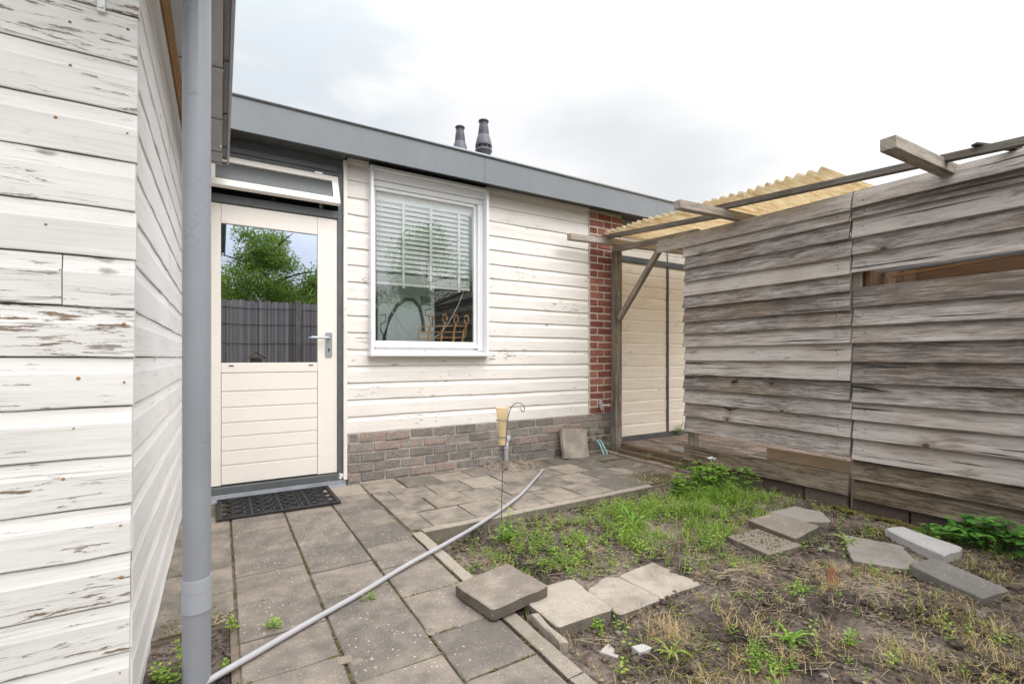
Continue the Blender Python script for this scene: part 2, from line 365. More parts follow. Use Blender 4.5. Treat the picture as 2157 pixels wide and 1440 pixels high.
# garden soil
n = N('garden_soil'); p = n.pos()
g = n.noise(p, 3.2, 5, .6); g2 = n.noise(p, 45, 6, .7); g3 = n.noise(p, 180, 3, .7)
c = n.ramp(n.math('ADD', n.math('MULTIPLY', g, .62), n.math('MULTIPLY', g2, .42)), [(.42, (.045, .036, .031)), (.65, (.33, .27, .22)), (.54, (.145, .117, .096))])
c = n.mix(n.step(g3, .62, .74, 0, .55), c, (.34, .29, .24))
c = n.mix(n.step(g3, .42, .30, 0, .6), c, (.035, .027, .022))
n.bsdf(c, .95, n.math('ADD', g2, n.math('MULTIPLY', g3, .5)), .9, .012, spec=.1); M['soil'] = n.m
n = N('lawn_far'); p = n.pos()
n.bsdf(n.mix(n.noise(p, 4, 5), (.06, .09, .03), (.12, .11, .06)), .95); M['far'] = n.m

# ------------------------------------------------------------------ mesh helper
rng = random.Random(7)
U = rng.uniform
class MB:
    def __init__(s): s.v = []; s.f = []; s.uv = []; s.sd = []; s.sm = []; s.mi = []
    def face(s, pts, uvs=None, sd=0., sm=False, mi=0):
        i = len(s.v); s.v += [tuple(p) for p in pts]; s.f.append(tuple(range(i, i+len(pts))))
        s.uv.append(uvs or [(0, 0)]*len(pts)); s.sd.append(sd); s.sm.append(sm); s.mi.append(mi)
    def grid(s, rows, sd=0., sm=True, uvs=None, closed=False, mi=0):
        i = len(s.v); m = len(rows[0])
        for r in rows: s.v += [tuple(p) for p in r]
        for a in range(len(rows)-1):
            for b in range(m if closed else m-1):
                b2 = (b+1) % m
                s.f.append((i+a*m+b, i+a*m+b2, i+(a+1)*m+b2, i+(a+1)*m+b))
                if uvs: s.uv.append([uvs[a][b], uvs[a][b2], uvs[a+1][b2], uvs[a+1][b]])
                else: s.uv.append([(0, 0)]*4)
                s.sd.append(sd); s.sm.append(sm); s.mi.append(mi)
    def box(s, x0, x1, y0, y1, z0, z1, ax=None, sd=None, X=None, jit=0.):
        sd = rng.random() if sd is None else sd
        d = (x1-x0, y1-y0, z1-z0)
        ax = d.index(max(d)) if ax is None else ax
        c = [Vector((x, y, z)) for x in (x0, x1) for y in (y0, y1) for z in (z0, z1)]
        if jit: c = [p+Vector((U(-jit, jit), U(-jit, jit), U(-jit, jit))) for p in c]
        for q in ((0, 1, 3, 2), (4, 6, 7, 5), (0, 4, 5, 1), (2, 3, 7, 6), (0, 2, 6, 4), (1, 5, 7, 3)):
            pts = [c[k] for k in q]; o = [a for a in (0, 1, 2) if a != ax]
            uvs = [(p[ax], p[o[0]]+p[o[1]]) for p in pts]
            if X: pts = [X @ p for p in pts]
            s.face(pts, uvs, sd)
    def prism(s, poly, z0, z1, sd=0., X=None):
        b = [Vector((x, y, z0)) for x, y in poly]; t = [Vector((x, y, z1)) for x, y in poly]
        if X: b = [X @ p for p in b]; t = [X @ p for p in t]
        s.face(t, None, sd); s.face(b[::-1], None, sd)
        k = len(poly)
        for i in range(k): s.face([b[i], b[(i+1) % k], t[(i+1) % k], t[i]], None, sd)
    def beam(s, a, b, w, h, sd=None, up=(0, 0, 1)):     # timber from a to b: width w sideways, height h along up
        a = Vector(a); b = Vector(b); d = b-a; L = d.length; d.normalize()
        sdv = d.cross(Vector(up)).normalized(); u = sdv.cross(d)
        X = Matrix((( d.x, sdv.x, u.x, a.x), (d.y, sdv.y, u.y, a.y), (d.z, sdv.z, u.z, a.z), (0, 0, 0, 1)))
        s.box(0, L, -w/2, w/2, -h/2, h/2, 0, sd, X)
    def tube(s, pts, r, k=10, sd=0., caps=True, taper=None):
        pts = [Vector(p) for p in pts]; rows = []
        for i, p in enumerate(pts):
            t = (pts[min(i+1, len(pts)-1)]-pts[max(i-1, 0)]).normalized()
            a = t.cross(Vector((0, 0, 1)) if abs(t.z) < .95 else Vector((1, 0, 0))).normalized(); b = t.cross(a)
            rr = r if taper is None else r*(1+(taper-1)*i/(len(pts)-1))
            rows.append([p+rr*(math.cos(2*math.pi*j/k)*a+math.sin(2*math.pi*j/k)*b) for j in range(k)])
        s.grid(rows, sd, True, None, True)
        if caps: s.face(rows[0], None, sd); s.face(rows[-1][::-1], None, sd)
    def lathe(s, prof, c, k=24, sd=0.):
        rows = [[(c[0]+r*math.cos(2*math.pi*j/k), c[1]+r*math.sin(2*math.pi*j/k), c[2]+z) for j in range(k)] for r, z in prof]
        s.grid(rows, sd, True, None, True)
    def ring(s, c, r0, r1, z0, z1, k=18, sd=0., a0=0., a1=2*math.pi):
        full = abs(a1-a0-2*math.pi) < 1e-6; m = k if full else k+1
        P = lambda r, z: [(c[0]+r*math.cos(a0+(a1-a0)*j/k), c[1]+r*math.sin(a0+(a1-a0)*j/k), z) for j in range(m)]
        s.grid([P(r1, z0), P(r1, z1), P(r0, z1), P(r0, z0)], sd, False, None, full)
    def blob(s, c, r, sd=0., sq=.7, k=6):
        rows = []; a = U(0, 6)
        for i in range(4):
            ph = (-.5+i/3)*math.pi*.94
            rows.append([(c[0]+r*math.cos(ph)*math.cos(a+2*math.pi*j/k)*U(.75, 1.2), c[1]+r*math.cos(ph)*math.sin(a+2*math.pi*j/k)*U(.75, 1.2), c[2]+r*sq*math.sin(ph)*U(.85, 1.15)) for j in range(k)])
        s.grid(rows, sd, False, None, True); s.face(rows[-1], None, sd); s.face(rows[0][::-1], None, sd)
    def build(s, name, mat, parent=None, bevel=0., label=None, cat=None, group=None, kind=None, weld=False):
        me = bpy.data.meshes.new(name)
        me.from_pydata(s.v, [], s.f)
        ul = me.uv_layers.new(name='UVMap'); flat = [x for q in s.uv for p in q for x in p]
        ul.data.foreach_set('uv', flat)
        at = me.attributes.new('seed', 'FLOAT', 'FACE'); at.data.foreach_set('value', s.sd)
        me.polygons.foreach_set('use_smooth', s.sm)
        for m in (mat if isinstance(mat, (list, tuple)) else [mat]): me.materials.append(m)
        me.polygons.foreach_set('material_index', s.mi)
        me.update()
        o = bpy.data.objects.new(name, me); col.objects.link(o)
        if parent: o.parent = parent
        if bevel:
            w = o.modifiers.new('weld', 'WELD'); w.merge_threshold = .0002
            b = o.modifiers.new('bevel', 'BEVEL'); b.width = bevel; b.segments = 2; b.limit_method = 'ANGLE'; b.angle_limit = R(40)
        tag(o, label, cat, group, kind)
        return o
def tag(o, label=None, cat=None, group=None, kind=None):
    for k, v in (('label', label), ('category', cat), ('group', group), ('kind', kind)):
        if v: o[k] = v
    return o
def thing(name, label, cat, group=None):
    o = bpy.data.objects.new(name, None); col.objects.link(o); o.empty_display_size = .1
    return tag(o, label, cat, group)
def cladding(mb, a, b, outv, z0, z1, lap=.011, face=.68, sd=None, top=True, seg=.22):
    """one rebated board from a to b (xy), outer face direction outv; heavy lower face, cut-back upper part"""
    sd = rng.random() if sd is None else sd
    a = Vector((a[0], a[1], 0)); b = Vector((b[0], b[1], 0)); o = Vector((outv[0], outv[1], 0)); L = (b-a).length; h = z1-z0
    n = max(2, int(L/seg))
    prof = [(-.02, .0), (.0, .0), (.001, .003), (.001, h*face), (-lap*.12, h*(face+.04)), (-lap*.5, h*(face+.12)), (-lap*.9, h*(face+.22)), (-lap, h*.98), (-.019, h*.981), (-.019, h)]
    u0 = U(0, 5); w = [U(-.0024, .0024) for _ in range(n+1)]; w2 = [U(-.0014, .0014) for _ in range(n+1)]
    rows = []; uvs = []
    for q, (po, pz) in enumerate(prof):
        rows.append([a+(b-a)*(i/n)+o*(po+w2[i])+Vector((0, 0, z0+pz+(w[i] if q < 3 else 0))) for i in range(n+1)])
        uvs.append([(u0+L*i/n, pz+.3*q*0+.02*(q == 0)) for i in range(n+1)])
    mb.grid(rows, sd, False, uvs)
    for i, fl in ((0, 1), (n, -1)):
        e = [r[i] for r in rows]; back = [e[-1]-o*.012, e[0]]
        e2 = e+[e[-1]+o*(-.02+lap)]
        mb.face(e2[::fl], [(u0, .01)]*len(e2), sd)

# ================================================================== SETTING: ground, soil, paving
def fbm(x, y, s, o=4): return mnoise.fractal(Vector((x*s, y*s, 3.1)), 1., 2., o)
def soil_z(x, y):
    z = -.014 + .024*fbm(x, y, 1.6) + .010*fbm(x+9, y, 7) + .007*fbm(x, y+4, 22, 3)
    if x > 2.6: z += .014*min(1, (x-2.6)/.8)-.03*max(0, min(1, (x-3.45)/.2))
    if y > 2.35: z -= .04*min(1, (y-2.35)/.3)*min(1, max(0, (3.2-x)/.3))
    if x < 1.35: z -= .03*min(1, max(0, (y-1.6)/.3))
    z += .022*math.exp(-((x-1.7)/.45)**2-((y-1.5)/.3)**2)+.02*math.exp(-((y-2.68)/.12)**2)*min(1, max(0, (3.2-x)/.3))
    return z
m = MB(); m.face([(-60, -60, -.16), (60, -60, -.16), (60, 60, -.16), (-60, 60, -.16)])
m.build('ground', M['far'], kind='structure')
def sheet(x0, x1, y0, y1, st, zf):
    m = MB(); nx = int((x1-x0)/st); ny = int((y1-y0)/st)
    m.grid([[(x0+(x1-x0)*i/nx, y0+(y1-y0)*j/ny, zf(x0+(x1-x0)*i/nx, y0+(y1-y0)*j/ny)) for i in range(nx+1)] for j in range(ny+1)])
    return m
sheet(1.0, 3.95, .3, 2.80, .0125, soil_z).build('soil', M['soil'], kind='structure')
sheet(1.0, 3.95, -2.2, .3, .05, soil_z).build('soil', M['soil'], kind='structure')
def patch_z(x, y): return -.02 + .012*fbm(x, y, 6) + .006*fbm(x, y, 25, 3)
sheet(-.27, .06, 1.0, 2.24, .012, patch_z).build('soil', M['soil'], kind='structure')
m = MB(); m.box(-.24, .985, 2.20, 4.2, -.15, -.012); m.box(.986, 3.9, 2.75, 4.2, -.15, -.0122); m.box(.03, .985, -2.2, 2.199, -.15, -.0125)
m.build('sand_bed', M['sand'], kind='structure')

def tile_block(m, poly, z, th, sd, ch=.004, tilt=(0, 0), jag=.0012, zs=None, side=0):
    """a cast slab: chamfered arris, slightly irregular edges"""
    k = len(poly); cx = sum(p[0] for p in poly)/k; cy = sum(p[1] for p in poly)/k
    ring = []
    for i in range(k):
        a = Vector(poly[i]); b = Vector(poly[(i+1) % k]); n = max(1, int((b-a).length/.05))
        za = zs[i] if zs else z; zb = zs[(i+1) % k] if zs else z
        for j in range(n):
            p = a+(b-a)*(j/n)
            ring.append((p.x+U(-jag, jag), p.y+U(-jag, jag), za+(zb-za)*j/n))
    def lev(shr, dz):
        o = []
        for x, y, zz in ring:
            d = Vector((x-cx, y-cy)); l = d.length; f = (l-shr*1.25)/l
            o.append((cx+d.x*f, cy+d.y*f, zz+dz+tilt[0]*(x-cx)+tilt[1]*(y-cy)+(U(-.0006, .0006) if shr else 0)))
        return o
    t = lev(ch, 0); s1 = lev(0, -ch*.8); b = lev(0, -th)
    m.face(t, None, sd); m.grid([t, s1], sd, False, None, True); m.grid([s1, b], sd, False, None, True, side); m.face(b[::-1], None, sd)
def rect(x0, x1, y0, y1, g=.0035):
    return [(x0+g, y0+g), (x1-g, y0+g), (x1-g, y1-g), (x0+g, y1-g)]

m = MB()
def prow(m, x0, x1, ys, mean=.42):
    for a, b in zip(ys[:-1], ys[1:]):
        tile_block(m, rect(x0, x1, a, b), U(-.003, .003), .05, min(1, max(0, rng.gauss(mean, .10))), tilt=(U(-.01, .01), U(-.01, .01)))
prow(m, .055, .364, [y for y in (-.68, -.37, -.06, .25, .55, .86, 1.16, 1.46, 1.765, 2.025, 2.332, 2.634, 2.968, 3.27, 3.575, 3.83)])
prow(m, .368, .672, [y for y in (-.22, .09, .39, .69, .98, 1.28, 1.58, 1.89, 2.195, 2.50, 2.81, 3.14, 3.465, 3.77)])
prow(m, .676, .962, [-.12, .18, .48, .79, 1.10, 1.41, 1.71, 2.04, 2.36, 2.68, 2.985, 3.29, 3.60, 3.77], .36)
m.build('paving', M['tile'], kind='structure')
m = MB()
prow(m, -.225, .05, (2.205, 2.50, 2.80, 3.1, 3.4, 3.7), .5)
for row, (y0, y1) in enumerate(((2.815, 3.122), (3.125, 3.43), (3.433, 3.738), (3.742, 4.045))):
    x = .985; first = True
    while x < 3.24:
        w = .15 if (first and row in (0, 2)) else .302
        if first and row == 2: w = .135
        first = False
        x1 = x+w
        if x1 > 3.30: x1 = 3.28
        if not (row == 3 and 2.17 < x < 2.62):
            z = U(-.004, .003); dk = .5
            if x > 2.6: dk = rng.choice((.1, .2, .6, .7, .3))
            tile_block(m, rect(x, x1, y0, y1), z, .055, min(1, max(0, rng.gauss(dk, .08))), tilt=(U(-.012, .012), U(-.012, .012)))
        x = x1+.003
tile_block(m, rect(3.285, 3.585, 3.66, 3.96), -.004, .05, .1); tile_block(m, rect(3.285, 3.57, 3.30, 3.655), -.004, .05, .25)
tile_block(m, rect(3.26, 3.56, 2.99, 3.295), -.008, .05, .2)
for x in (.68, .985): tile_block(m, rect(x, x+.30, 4.05 if x > .9 else 3.775, 4.10 if x > .9 else 4.03), .0, .05, .9, tilt=(0, .06))
m.build('paving', M['tile_warm'], kind='structure')
# kerbs edging the bed
m = MB()
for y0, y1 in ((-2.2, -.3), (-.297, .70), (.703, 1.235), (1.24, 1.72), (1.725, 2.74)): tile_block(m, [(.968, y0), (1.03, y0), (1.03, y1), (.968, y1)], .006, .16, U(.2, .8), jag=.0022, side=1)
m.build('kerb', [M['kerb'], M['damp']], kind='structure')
m = MB()
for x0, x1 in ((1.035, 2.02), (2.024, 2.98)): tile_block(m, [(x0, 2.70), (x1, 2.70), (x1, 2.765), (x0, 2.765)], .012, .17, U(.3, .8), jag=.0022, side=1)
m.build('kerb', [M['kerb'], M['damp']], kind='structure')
# carport floor: bricks on edge, moss between
m = MB(); m.box(3.95, 9, .0, 4.4, -.15, .032); m.build('sand_bed', M['sand'], kind='structure')
m = MB()
yy = .5
for j in range(18):
    x = 3.97-(j % 2)*.1
    while x < 6.3:
        y0 = .42+j*.212
        m.prism([(max(3.96, x)+.004, y0+.004), (x+.1, y0+.004), (x+.1, y0+.206), (max(3.96, x)+.004, y0+.206)], 0, .042+U(-.004, .004), rng.random())
        x += .104
m.build('carport_floor', M['brick_floor'], bevel=.004, kind='structure')
m = MB()
for j in range(7):
    y0 = 2.62+j*.205; m.box(3.63+j*.002, 3.70+j*.002, y0, y0+.198, -.05, .006+U(-.005, .004), jit=.003)
m.build('brick_edging', M['brick_floor'], bevel=.004, kind='structure')
def mound_z(x, y):
    d = max(0, 1-((x-2.40)/.36)**2-((y-3.98)/.26)**2)
    return -.05 + .085*d**.7*(1+.35*fbm(x, y, 12)) + .018*fbm(x, y, 28, 3)*min(1, d*3)
sheet(2.0, 2.80, 3.72, 4.10, .011, mound_z).build('sand_mound', M['mound'], kind='structure')

# ================================================================== BUNGALOW
house = thing('bungalow', 'cream weatherboarded bungalow with flat roof, grey fascia and sooty brick base', 'house')
YW = 4.10
Z0, P = .415, .1406
mb = MB(); mtop = MB()
for k in range(16):
    z0, z1 = Z0+k*P, Z0+(k+1)*P
    if k <= 4: cladding(mb, (.892, YW), (3.488, YW), (0, -1), z0, z1)
    else:
        cladding(mb, (.892, YW), (1.075, YW), (0, -1), z0, z1); cladding(mb, (2.19, YW), (3.488, YW), (0, -1), z0, z1)
mb.box(.892, 1.07, 4.088, 4.12, 2.665, 2.70, 0); mb.box(2.197, 3.488, 4.088, 4.12, 2.665, 2.70, 0)
mb.build('weatherboard_wall', M['cream_paint'], house)
m = MB()
m.box(.893, 1.08, 4.112, 4.20, .3, 2.9); m.box(2.19, 3.99, 4.112, 4.20, .3, 2.9); m.box(1.08, 2.19, 4.112, 4.20, .3, 1.06); m.box(1.08, 2.19, 4.165, 4.20, 2.64, 2.9)
m.box(-3, -.10, 4.15, 4.2, 0, 2.9)
m.build('inner_wall', M['room'], house)
# brick base
def brickwork(x0, x1, yf, z0, courses, ch, bl, mat, mort, name, jx=.004, jz=.009, hs=None, pat=None, depth=.09, jitter=.003):
    m = MB()
    for c in range(courses):
        z = z0+c*ch
        if pat: edges = pat[c % 2]
        else:
            x = x0-(c % 2)*bl*.5-U(0, .02); edges = []
            while x < x1: edges.append(x); x += bl+U(-.012, .012)
            edges.append(x)
        for a, b in zip(edges[:-1], edges[1:]):
            a = max(a, x0); b = min(b, x1)
            if b-a < .02: continue
            yo = U(-jitter, jitter)
            m.box(a+jx, b-jx, yf+yo, yf+depth, z+jz*.5+U(-.001, .001), z+ch-jz*.5+U(-.001, .001), 0, None, None, jitter*.55)
    o = m.build(name, mat, house, bevel=.005)
    m = MB(); m.box(x0, x1, yf+.0075, yf+depth-.004, z0, z0+courses*ch, 0, .5); m.build('mortar', mort, o)
    return o
brickwork(.90, 3.985, 4.092, 0.0-.083, 6, .083, .225, M['brick_grey'], M['mortar_dark'], 'brick_plinth', .0065, .0135, jitter=.006)
pa = [3.492, 3.700, 3.815, 3.98]; pb = [3.492, 3.605, 3.815, 3.98]
brickwork(3.492, 3.98, 4.078, .418, 28, .0802, .21, M['brick_red'], M['mortar_light'], 'brick_pier', .008, .0175, pat=[pa, pb], depth=.11, jitter=.0025)
# fascia, soffit, roof
m = MB()
for x0, x1 in ((-3.2, 2.07), (2.073, 4.35), (4.353, 9.)): m.box(x0, x1, 3.885, 3.905, 2.652, 2.888, 0)
m.build('fascia', M['fascia'], house)
m = MB(); m.tube([(-3.2, 3.885, 2.898), (9, 3.885, 2.898)], .0165, 12); m.box(-3.2, 9, 3.885, 3.96, 2.889, 2.9145, 0); m.build('roof_trim', M['metal_trim'], house)
m = MB(); m.box(-3.2, .86, 3.906, 4.2, 2.668, 2.70, 0); m.box(.86, 9, 3.906, 4.3, 2.702, 2.72, 0); m.build('soffit', M['fascia_dark'], house)
m = MB(); m.box(-3.2, 9, 3.96, 9, 2.80, 2.905); rf = m.build('roof', M['roof_felt'], house)
for (fx, top, sc) in ((2.437, 3.80, .90), (2.755, 3.955, 1.)):
    fy = 5.2
    prof = [(.0, .0), (.045, .0), (.062, -.008), (.065, -.016), (.060, -.026), (.053, -.034), (.051, -.062), (.055, -.066), (.063, -.12), (.070, -.19)]
    low = [(.070, -.19), (.084, -.225), (.096, -.28), (.102, -.315), (.101, -.328), (.08, -.33)]
    bse = [(.08, -.33), (.08, -.372), (.103, -.366), (.106, -.385), (.088, -.40), (.086, -.6), (.086, -1.1)]
    f = MB(); f.lathe([(r*sc, z) for r, z in prof], (fx, fy, top)); fo = f.build('flue', M['flue'], rf)
    f = MB(); f.lathe([(r*sc, z) for r, z in low], (fx, fy, top)); f.lathe([(r*sc, z) for r, z in bse], (fx, fy, top))
    for q in range(10):
        a = q*.628; f.box(-.003, .003, -.012, .012, -.372, -.328, 2, 0., Matrix.Translation((fx, fy, top)) @ Matrix.Rotation(a, 4, 'Z') @ Matrix.Translation((0, .09*sc, 0)))
    f.build('flue_cowl', M['flue_light'], rf)
# trim board beside the door
m = MB(); m.box(.860, .889, 4.068, 4.13, .045, 2.667, 2); m.build('corner_trim', M['cream_paint'], house, bevel=.002)
# door frame, threshold
m = MB()
m.box(.820, .859, 4.095, 4.2, .04, 2.668, 2); m.box(-.135, -.092, 4.095, 4.2, .04, 2.668, 2)
m.box(-.092, .82, 4.097, 4.2, 2.184, 2.245, 0); m.box(-.092, .82, 4.095, 4.2, 2.528, 2.667, 0); m.box(-.092, .82, 4.08, 4.094, 2.56, 2.60, 0)
m.build('door_frame', M['frame_grey'], house, bevel=.003)
m = MB(); m.box(-.13, .862, 4.085, 4.2, .045, .098, 0); m.build('threshold', M['frame_grey'], house, bevel=.004)
m = MB(); m.box(-.13, .885, 4.088, 4.2, -.01, .044, 0); m.box(-.13, .875, 4.05, 4.087, -.01, .008, 0)
m.build('flashing', M['zinc'], house, bevel=.003)
m = MB()
for q in range(14): m.blob((.842+U(-.02, .02), 4.084, .075+U(-.022, .02)), U(.006, .016), 0, .8)
m.build('foam_filler', M['pvc_white'], house)
# door leaf
m = MB()
YD = 4.112
m.box(-.088, .0, YD, YD+.05, .106, 2.179, 2, .3); m.box(.6665, .8175, YD, YD+.05, .106, 2.179, 2, .6)
m.box(.0015, .665, YD, YD+.05, 2.037, 2.179, 0, .5); m.box(.0015, .665, YD, YD+.05, .936, 1.008, 0, .4)
gz = [.936, .795, .677, .563, .460, .355, .249, .107]
for a, b in zip(gz[1:], gz[:-1]): m.box(.003, .6635, YD+.003, YD+.045, a+.0045, b-.0045, 0, .5)
m.box(.002, .664, YD+.012, YD+.04, .107, .936, 0, .5)
door = m.build('door', M['door_cream'], house, bevel=.0022)
m = MB(); m.box(.0015, .665, YD+.018, YD+.022, 1.008, 2.037, 0, 0); m.build('glass_pane', M['glass_door'], door)
for x in (.05, .60):
    m = MB(); m.box(x, x+.032, YD-.003, YD+.002, .982, .990, 0); m.build('weep_vent', M['black'], door)
m = MB()
pl = [(.729, 1.052), (.773, 1.052), (.777, 1.06), (.777, 1.243), (.773, 1.251), (.729, 1.251), (.725, 1.243), (.725, 1.06)]
f = [(x, YD-.010, z) for x, z in pl]; bk = [(x, YD, z) for x, z in pl]
m.face(f); 
for i in range(8): m.face([bk[i], bk[(i+1) % 8], f[(i+1) % 8], f[i]])
pt = m.build('lock_plate', M['steel'], door)
m = MB(); m.tube([(.751, YD-.008, 1.205), (.751, YD-.048, 1.205), (.744, YD-.058, 1.205), (.72, YD-.060, 1.205), (.655, YD-.060, 1.205), (.622, YD-.058, 1.207), (.612, YD-.052, 1.207)], .0095, 12)
m.build('handle', M['steel'], door)
m = MB(); m.tube([(.751, YD-.0115, 1.112), (.751, YD-.009, 1.112)], .0085, 12); m.box(.7475, .7545, YD-.0115, YD-.009, 1.09, 1.112); m.build('keyhole', M['black'], door)
# transom light, top hung, ajar
T = Matrix.Translation((0, 4.090, 2.524)) @ Matrix.Rotation(R(23), 4, 'X')     # swings out at the bottom
T = Matrix.Translation((0, 4.090, 2.524)) @ Matrix.Rotation(-R(23), 4, 'X')
m = MB()
x0, x1, hh = -.085, .818, .268
m.box(x0, x1, -.002, .035, -.050, 0, 0, .5, T); m.box(x0, x1, -.002, .035, -hh, -hh+.056, 0, .5, T)
m.box(x0, x0+.05, -.002, .035, -hh+.0565, -.0505, 2, .5, T); m.box(x1-.05, x1, -.002, .035, -hh+.0565, -.0505, 2, .5, T)
tr = m.build('transom_light', M['door_cream'], house, bevel=.003)
m = MB(); m.box(x0+.05, x1-.05, .014, .018, -hh+.056, -.05, 0, 0, T); m.build('glass_pane', M['glass_trans'], tr)
m = MB(); m.tube([(.34, 4.10, 2.246), (.345, 4.06, 2.27), (.35, 4.03, 2.31)], .006, 8); m.box(.31, .38, 4.10, 4.12, 2.246, 2.256); m.build('window_stay', M['black'], tr)
m = MB(); m.box(.64, .70, 4.080, 4.093, 2.522, 2.532); m.build('hinge', M['steel'], tr)
# dark hall behind the door
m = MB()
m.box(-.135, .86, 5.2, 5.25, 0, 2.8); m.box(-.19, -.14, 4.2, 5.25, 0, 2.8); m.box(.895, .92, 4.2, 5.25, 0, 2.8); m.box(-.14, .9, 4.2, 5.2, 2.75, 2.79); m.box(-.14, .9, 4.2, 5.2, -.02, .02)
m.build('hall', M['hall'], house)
# window
m = MB()
m.box(1.072, 1.096, 4.030, 4.18, 1.09, 2.664, 2); m.box(2.168, 2.196, 4.030, 4.18, 1.09, 2.664, 2); m.box(1.0965, 2.1675, 4.034, 4.18, 2.635, 2.664, 0)
m.box(1.0965, 2.1675, 4.075, 4.18, 2.565, 2.634, 0); m.box(1.0965, 2.1675, 4.098, 4.18, 2.515, 2.564, 0)
wf = m.build('window', M['pvc_white'], house, bevel=.004)
m = MB()
m.box(1.0965, 1.132, 4.112, 4.165, 1.112, 2.514, 2); m.box(2.078, 2.1675, 4.125, 4.165, 1.112, 2.514, 2); m.box(2.11, 2.1675, 4.095, 4.124, 1.112, 2.514, 2)
m.box(1.1325, 2.0775, 4.112, 4.165, 2.484, 2.5135, 0); m.box(1.1325, 2.0775, 4.112, 4.165, 1.112, 1.192, 0); m.box(1.100, 2.109, 4.085, 4.1115, 1.135, 1.172, 0)
m.build('sash', M['pvc_white'], wf, bevel=.004)
m = MB(); m.box(1.062, 2.212, 4.005, 4.16, 1.058, 1.0895, 0, .5); m.build('sill', M['pvc_white'], wf, bevel=.004)
m = MB(); m.box(1.1325, 2.0775, 4.135, 4.139, 1.192, 2.484, 0, 0); m.build('glass_pane', M['glass_win'], wf)
m = MB()
m.box(.93, 3.4, 5.9, 5.95, .3, 2.75); m.box(.921, .94, 4.2, 5.9, .3, 2.75); m.box(3.38, 3.4, 4.2, 5.9, .3, 2.75); m.box(.94, 3.38, 4.2, 5.9, .3, .35); m.box(.94, 3.38, 4.2, 5.9, 2.7, 2.74)
m.build('room', M['room'], house)
# carport doors of the same house front
m = MB()
for k in range(18):
    z0 = .10+k*P; z1 = z0+P
    for a, b in ((4.04, 4.868), (4.902, 5.70), (5.73, 6.6)):
        if 2.14 < z0 < 2.2: continue
        cladding(m, (a, 4.205), (b, 4.205), (0, -1), z0, min(z1, 2.66), .007, .8)
gd = m.build('garage_front', M['garage_paint'], house)
m = MB(); m.box(3.985, 8, 4.22, 4.3, 0, 2.9); m.build('garage_backing', M['hall'], gd)
m = MB()
m.box(3.99, 6.7, 4.180, 4.219, 2.195, 2.262, 0); m.box(4.870, 4.900, 4.188, 4.219, .092, 2.194, 2); m.box(5.701, 5.729, 4.188, 4.219, .092, 2.194, 2)
m.box(3.99, 6.7, 4.182, 4.219, .02, .091, 0)
m.build('door_frame', M['fascia_dark'], gd, bevel=.003)

# things in the window
bl = thing('window_blind', 'white slatted blind half lowered behind the window, with yellow tape on its head rail', 'blind')
m = MB(); m.box(1.15, 2.10, 4.185, 4.235, 2.425, 2.50, 0); m.build('head_rail', M['blind'], bl, bevel=.003)
m = MB(); m.box(1.15, 2.09, 4.1795, 4.184, 2.474, 2.490, 0); m.box(1.15, 1.166, 4.1795, 4.184, 2.42, 2.4735, 2); m.box(2.066, 2.09, 4.1795, 4.184, 2.425, 2.44, 0); m.build('yellow_tape', M['yellow'], bl)
m = MB(); z = 2.40
while z > 1.80:
    X = Matrix.Translation((0, 4.21, z)) @ Matrix.Rotation(R(58+U(-3, 3)), 4, 'X'); m.box(1.165, 2.065, -.025, .025, -.0012, .0012, 0, rng.random(), X); z -= .0435
for q in range(9): m.box(1.165+U(0, .004), 2.065, 4.185, 4.235, 1.722+q*.0075, 1.7255+q*.0075, 0)
m.build('slats', M['blind'], bl)
m = MB(); m.box(1.163, 2.068, 4.183, 4.237, 1.690, 1.716, 0); m.build('bottom_rail', M['blind'], bl, bevel=.003)
for x in (1.39, 1.65, 1.935):
    m = MB(); m.box(x, x+.024, 4.178, 4.1800, 1.67, 2.44, 2); m.build('ladder_tape', M['tape'], bl)
m = MB(); m.tube([(1.20, 4.175, 2.44), (1.185, 4.172, 2.0)], .004, 6); m.build('wand', M['tape'], bl)
dr = thing('tumble_dryer', 'back of a pale metal washing appliance standing inside behind the window', 'appliance')
m = MB(); m.box(1.235, 1.80, 4.42, 4.95, .9, 1.95); m.build('casing', M['appliance'], dr, bevel=.01)
m = MB(); arch = [(1.29, 1.0), (1.30, 1.25), (1.35, 1.42), (1.42, 1.54), (1.50, 1.60), (1.58, 1.60), (1.645, 1.53), (1.675, 1.40), (1.68, 1.3)]
m.tube([(x, 4.415, z) for x, z in arch], .017, 8); m.build('duct_rim', M['frame_grey'], dr)
m = MB(); sx = [(1.27, 1.44), (1.31, 1.45), (1.31, 1.38), (1.265, 1.36), (1.265, 1.30), (1.285, 1.26)]; m.tube([(x, 4.417, z) for x, z in sx], .005, 6); m.build('embossed_seam', M['frame_grey'], dr)
m = MB()
sx = [(1.76, 1.52), (1.70, 1.51), (1.70, 1.46), (1.77, 1.45), (1.775, 1.35)]; m.tube([(x, 4.417, z) for x, z in sx], .005, 6); m.build('embossed_seam', M['frame_grey'], dr)
m = MB()
for q in range(5):
    for w in range(3): m.box(1.65+w*.036, 1.681+w*.036, 4.414, 4.4195, 1.555+q*.018, 1.564+q*.018, 0)
m.build('vent_grille', M['black'], dr)
m = MB(); m.box(1.66, 1.76, 4.415, 4.4195, 1.21, 1.26); m.build('data_plate', M['tape'], dr)
ck = thing('coat_rack', 'small rattan coat rack with four looped hooks standing on the window sill inside', 'coat rack')
m = MB()
for zz, xa, xb in ((1.345, 1.56, 2.045), (1.290, 1.55, 2.04), (1.235, 1.545, 2.02)): m.tube([(xa, 4.20, zz-.015), ((xa+xb)/2, 4.215, zz), (xb, 4.20, zz+.005)], .0045, 8)
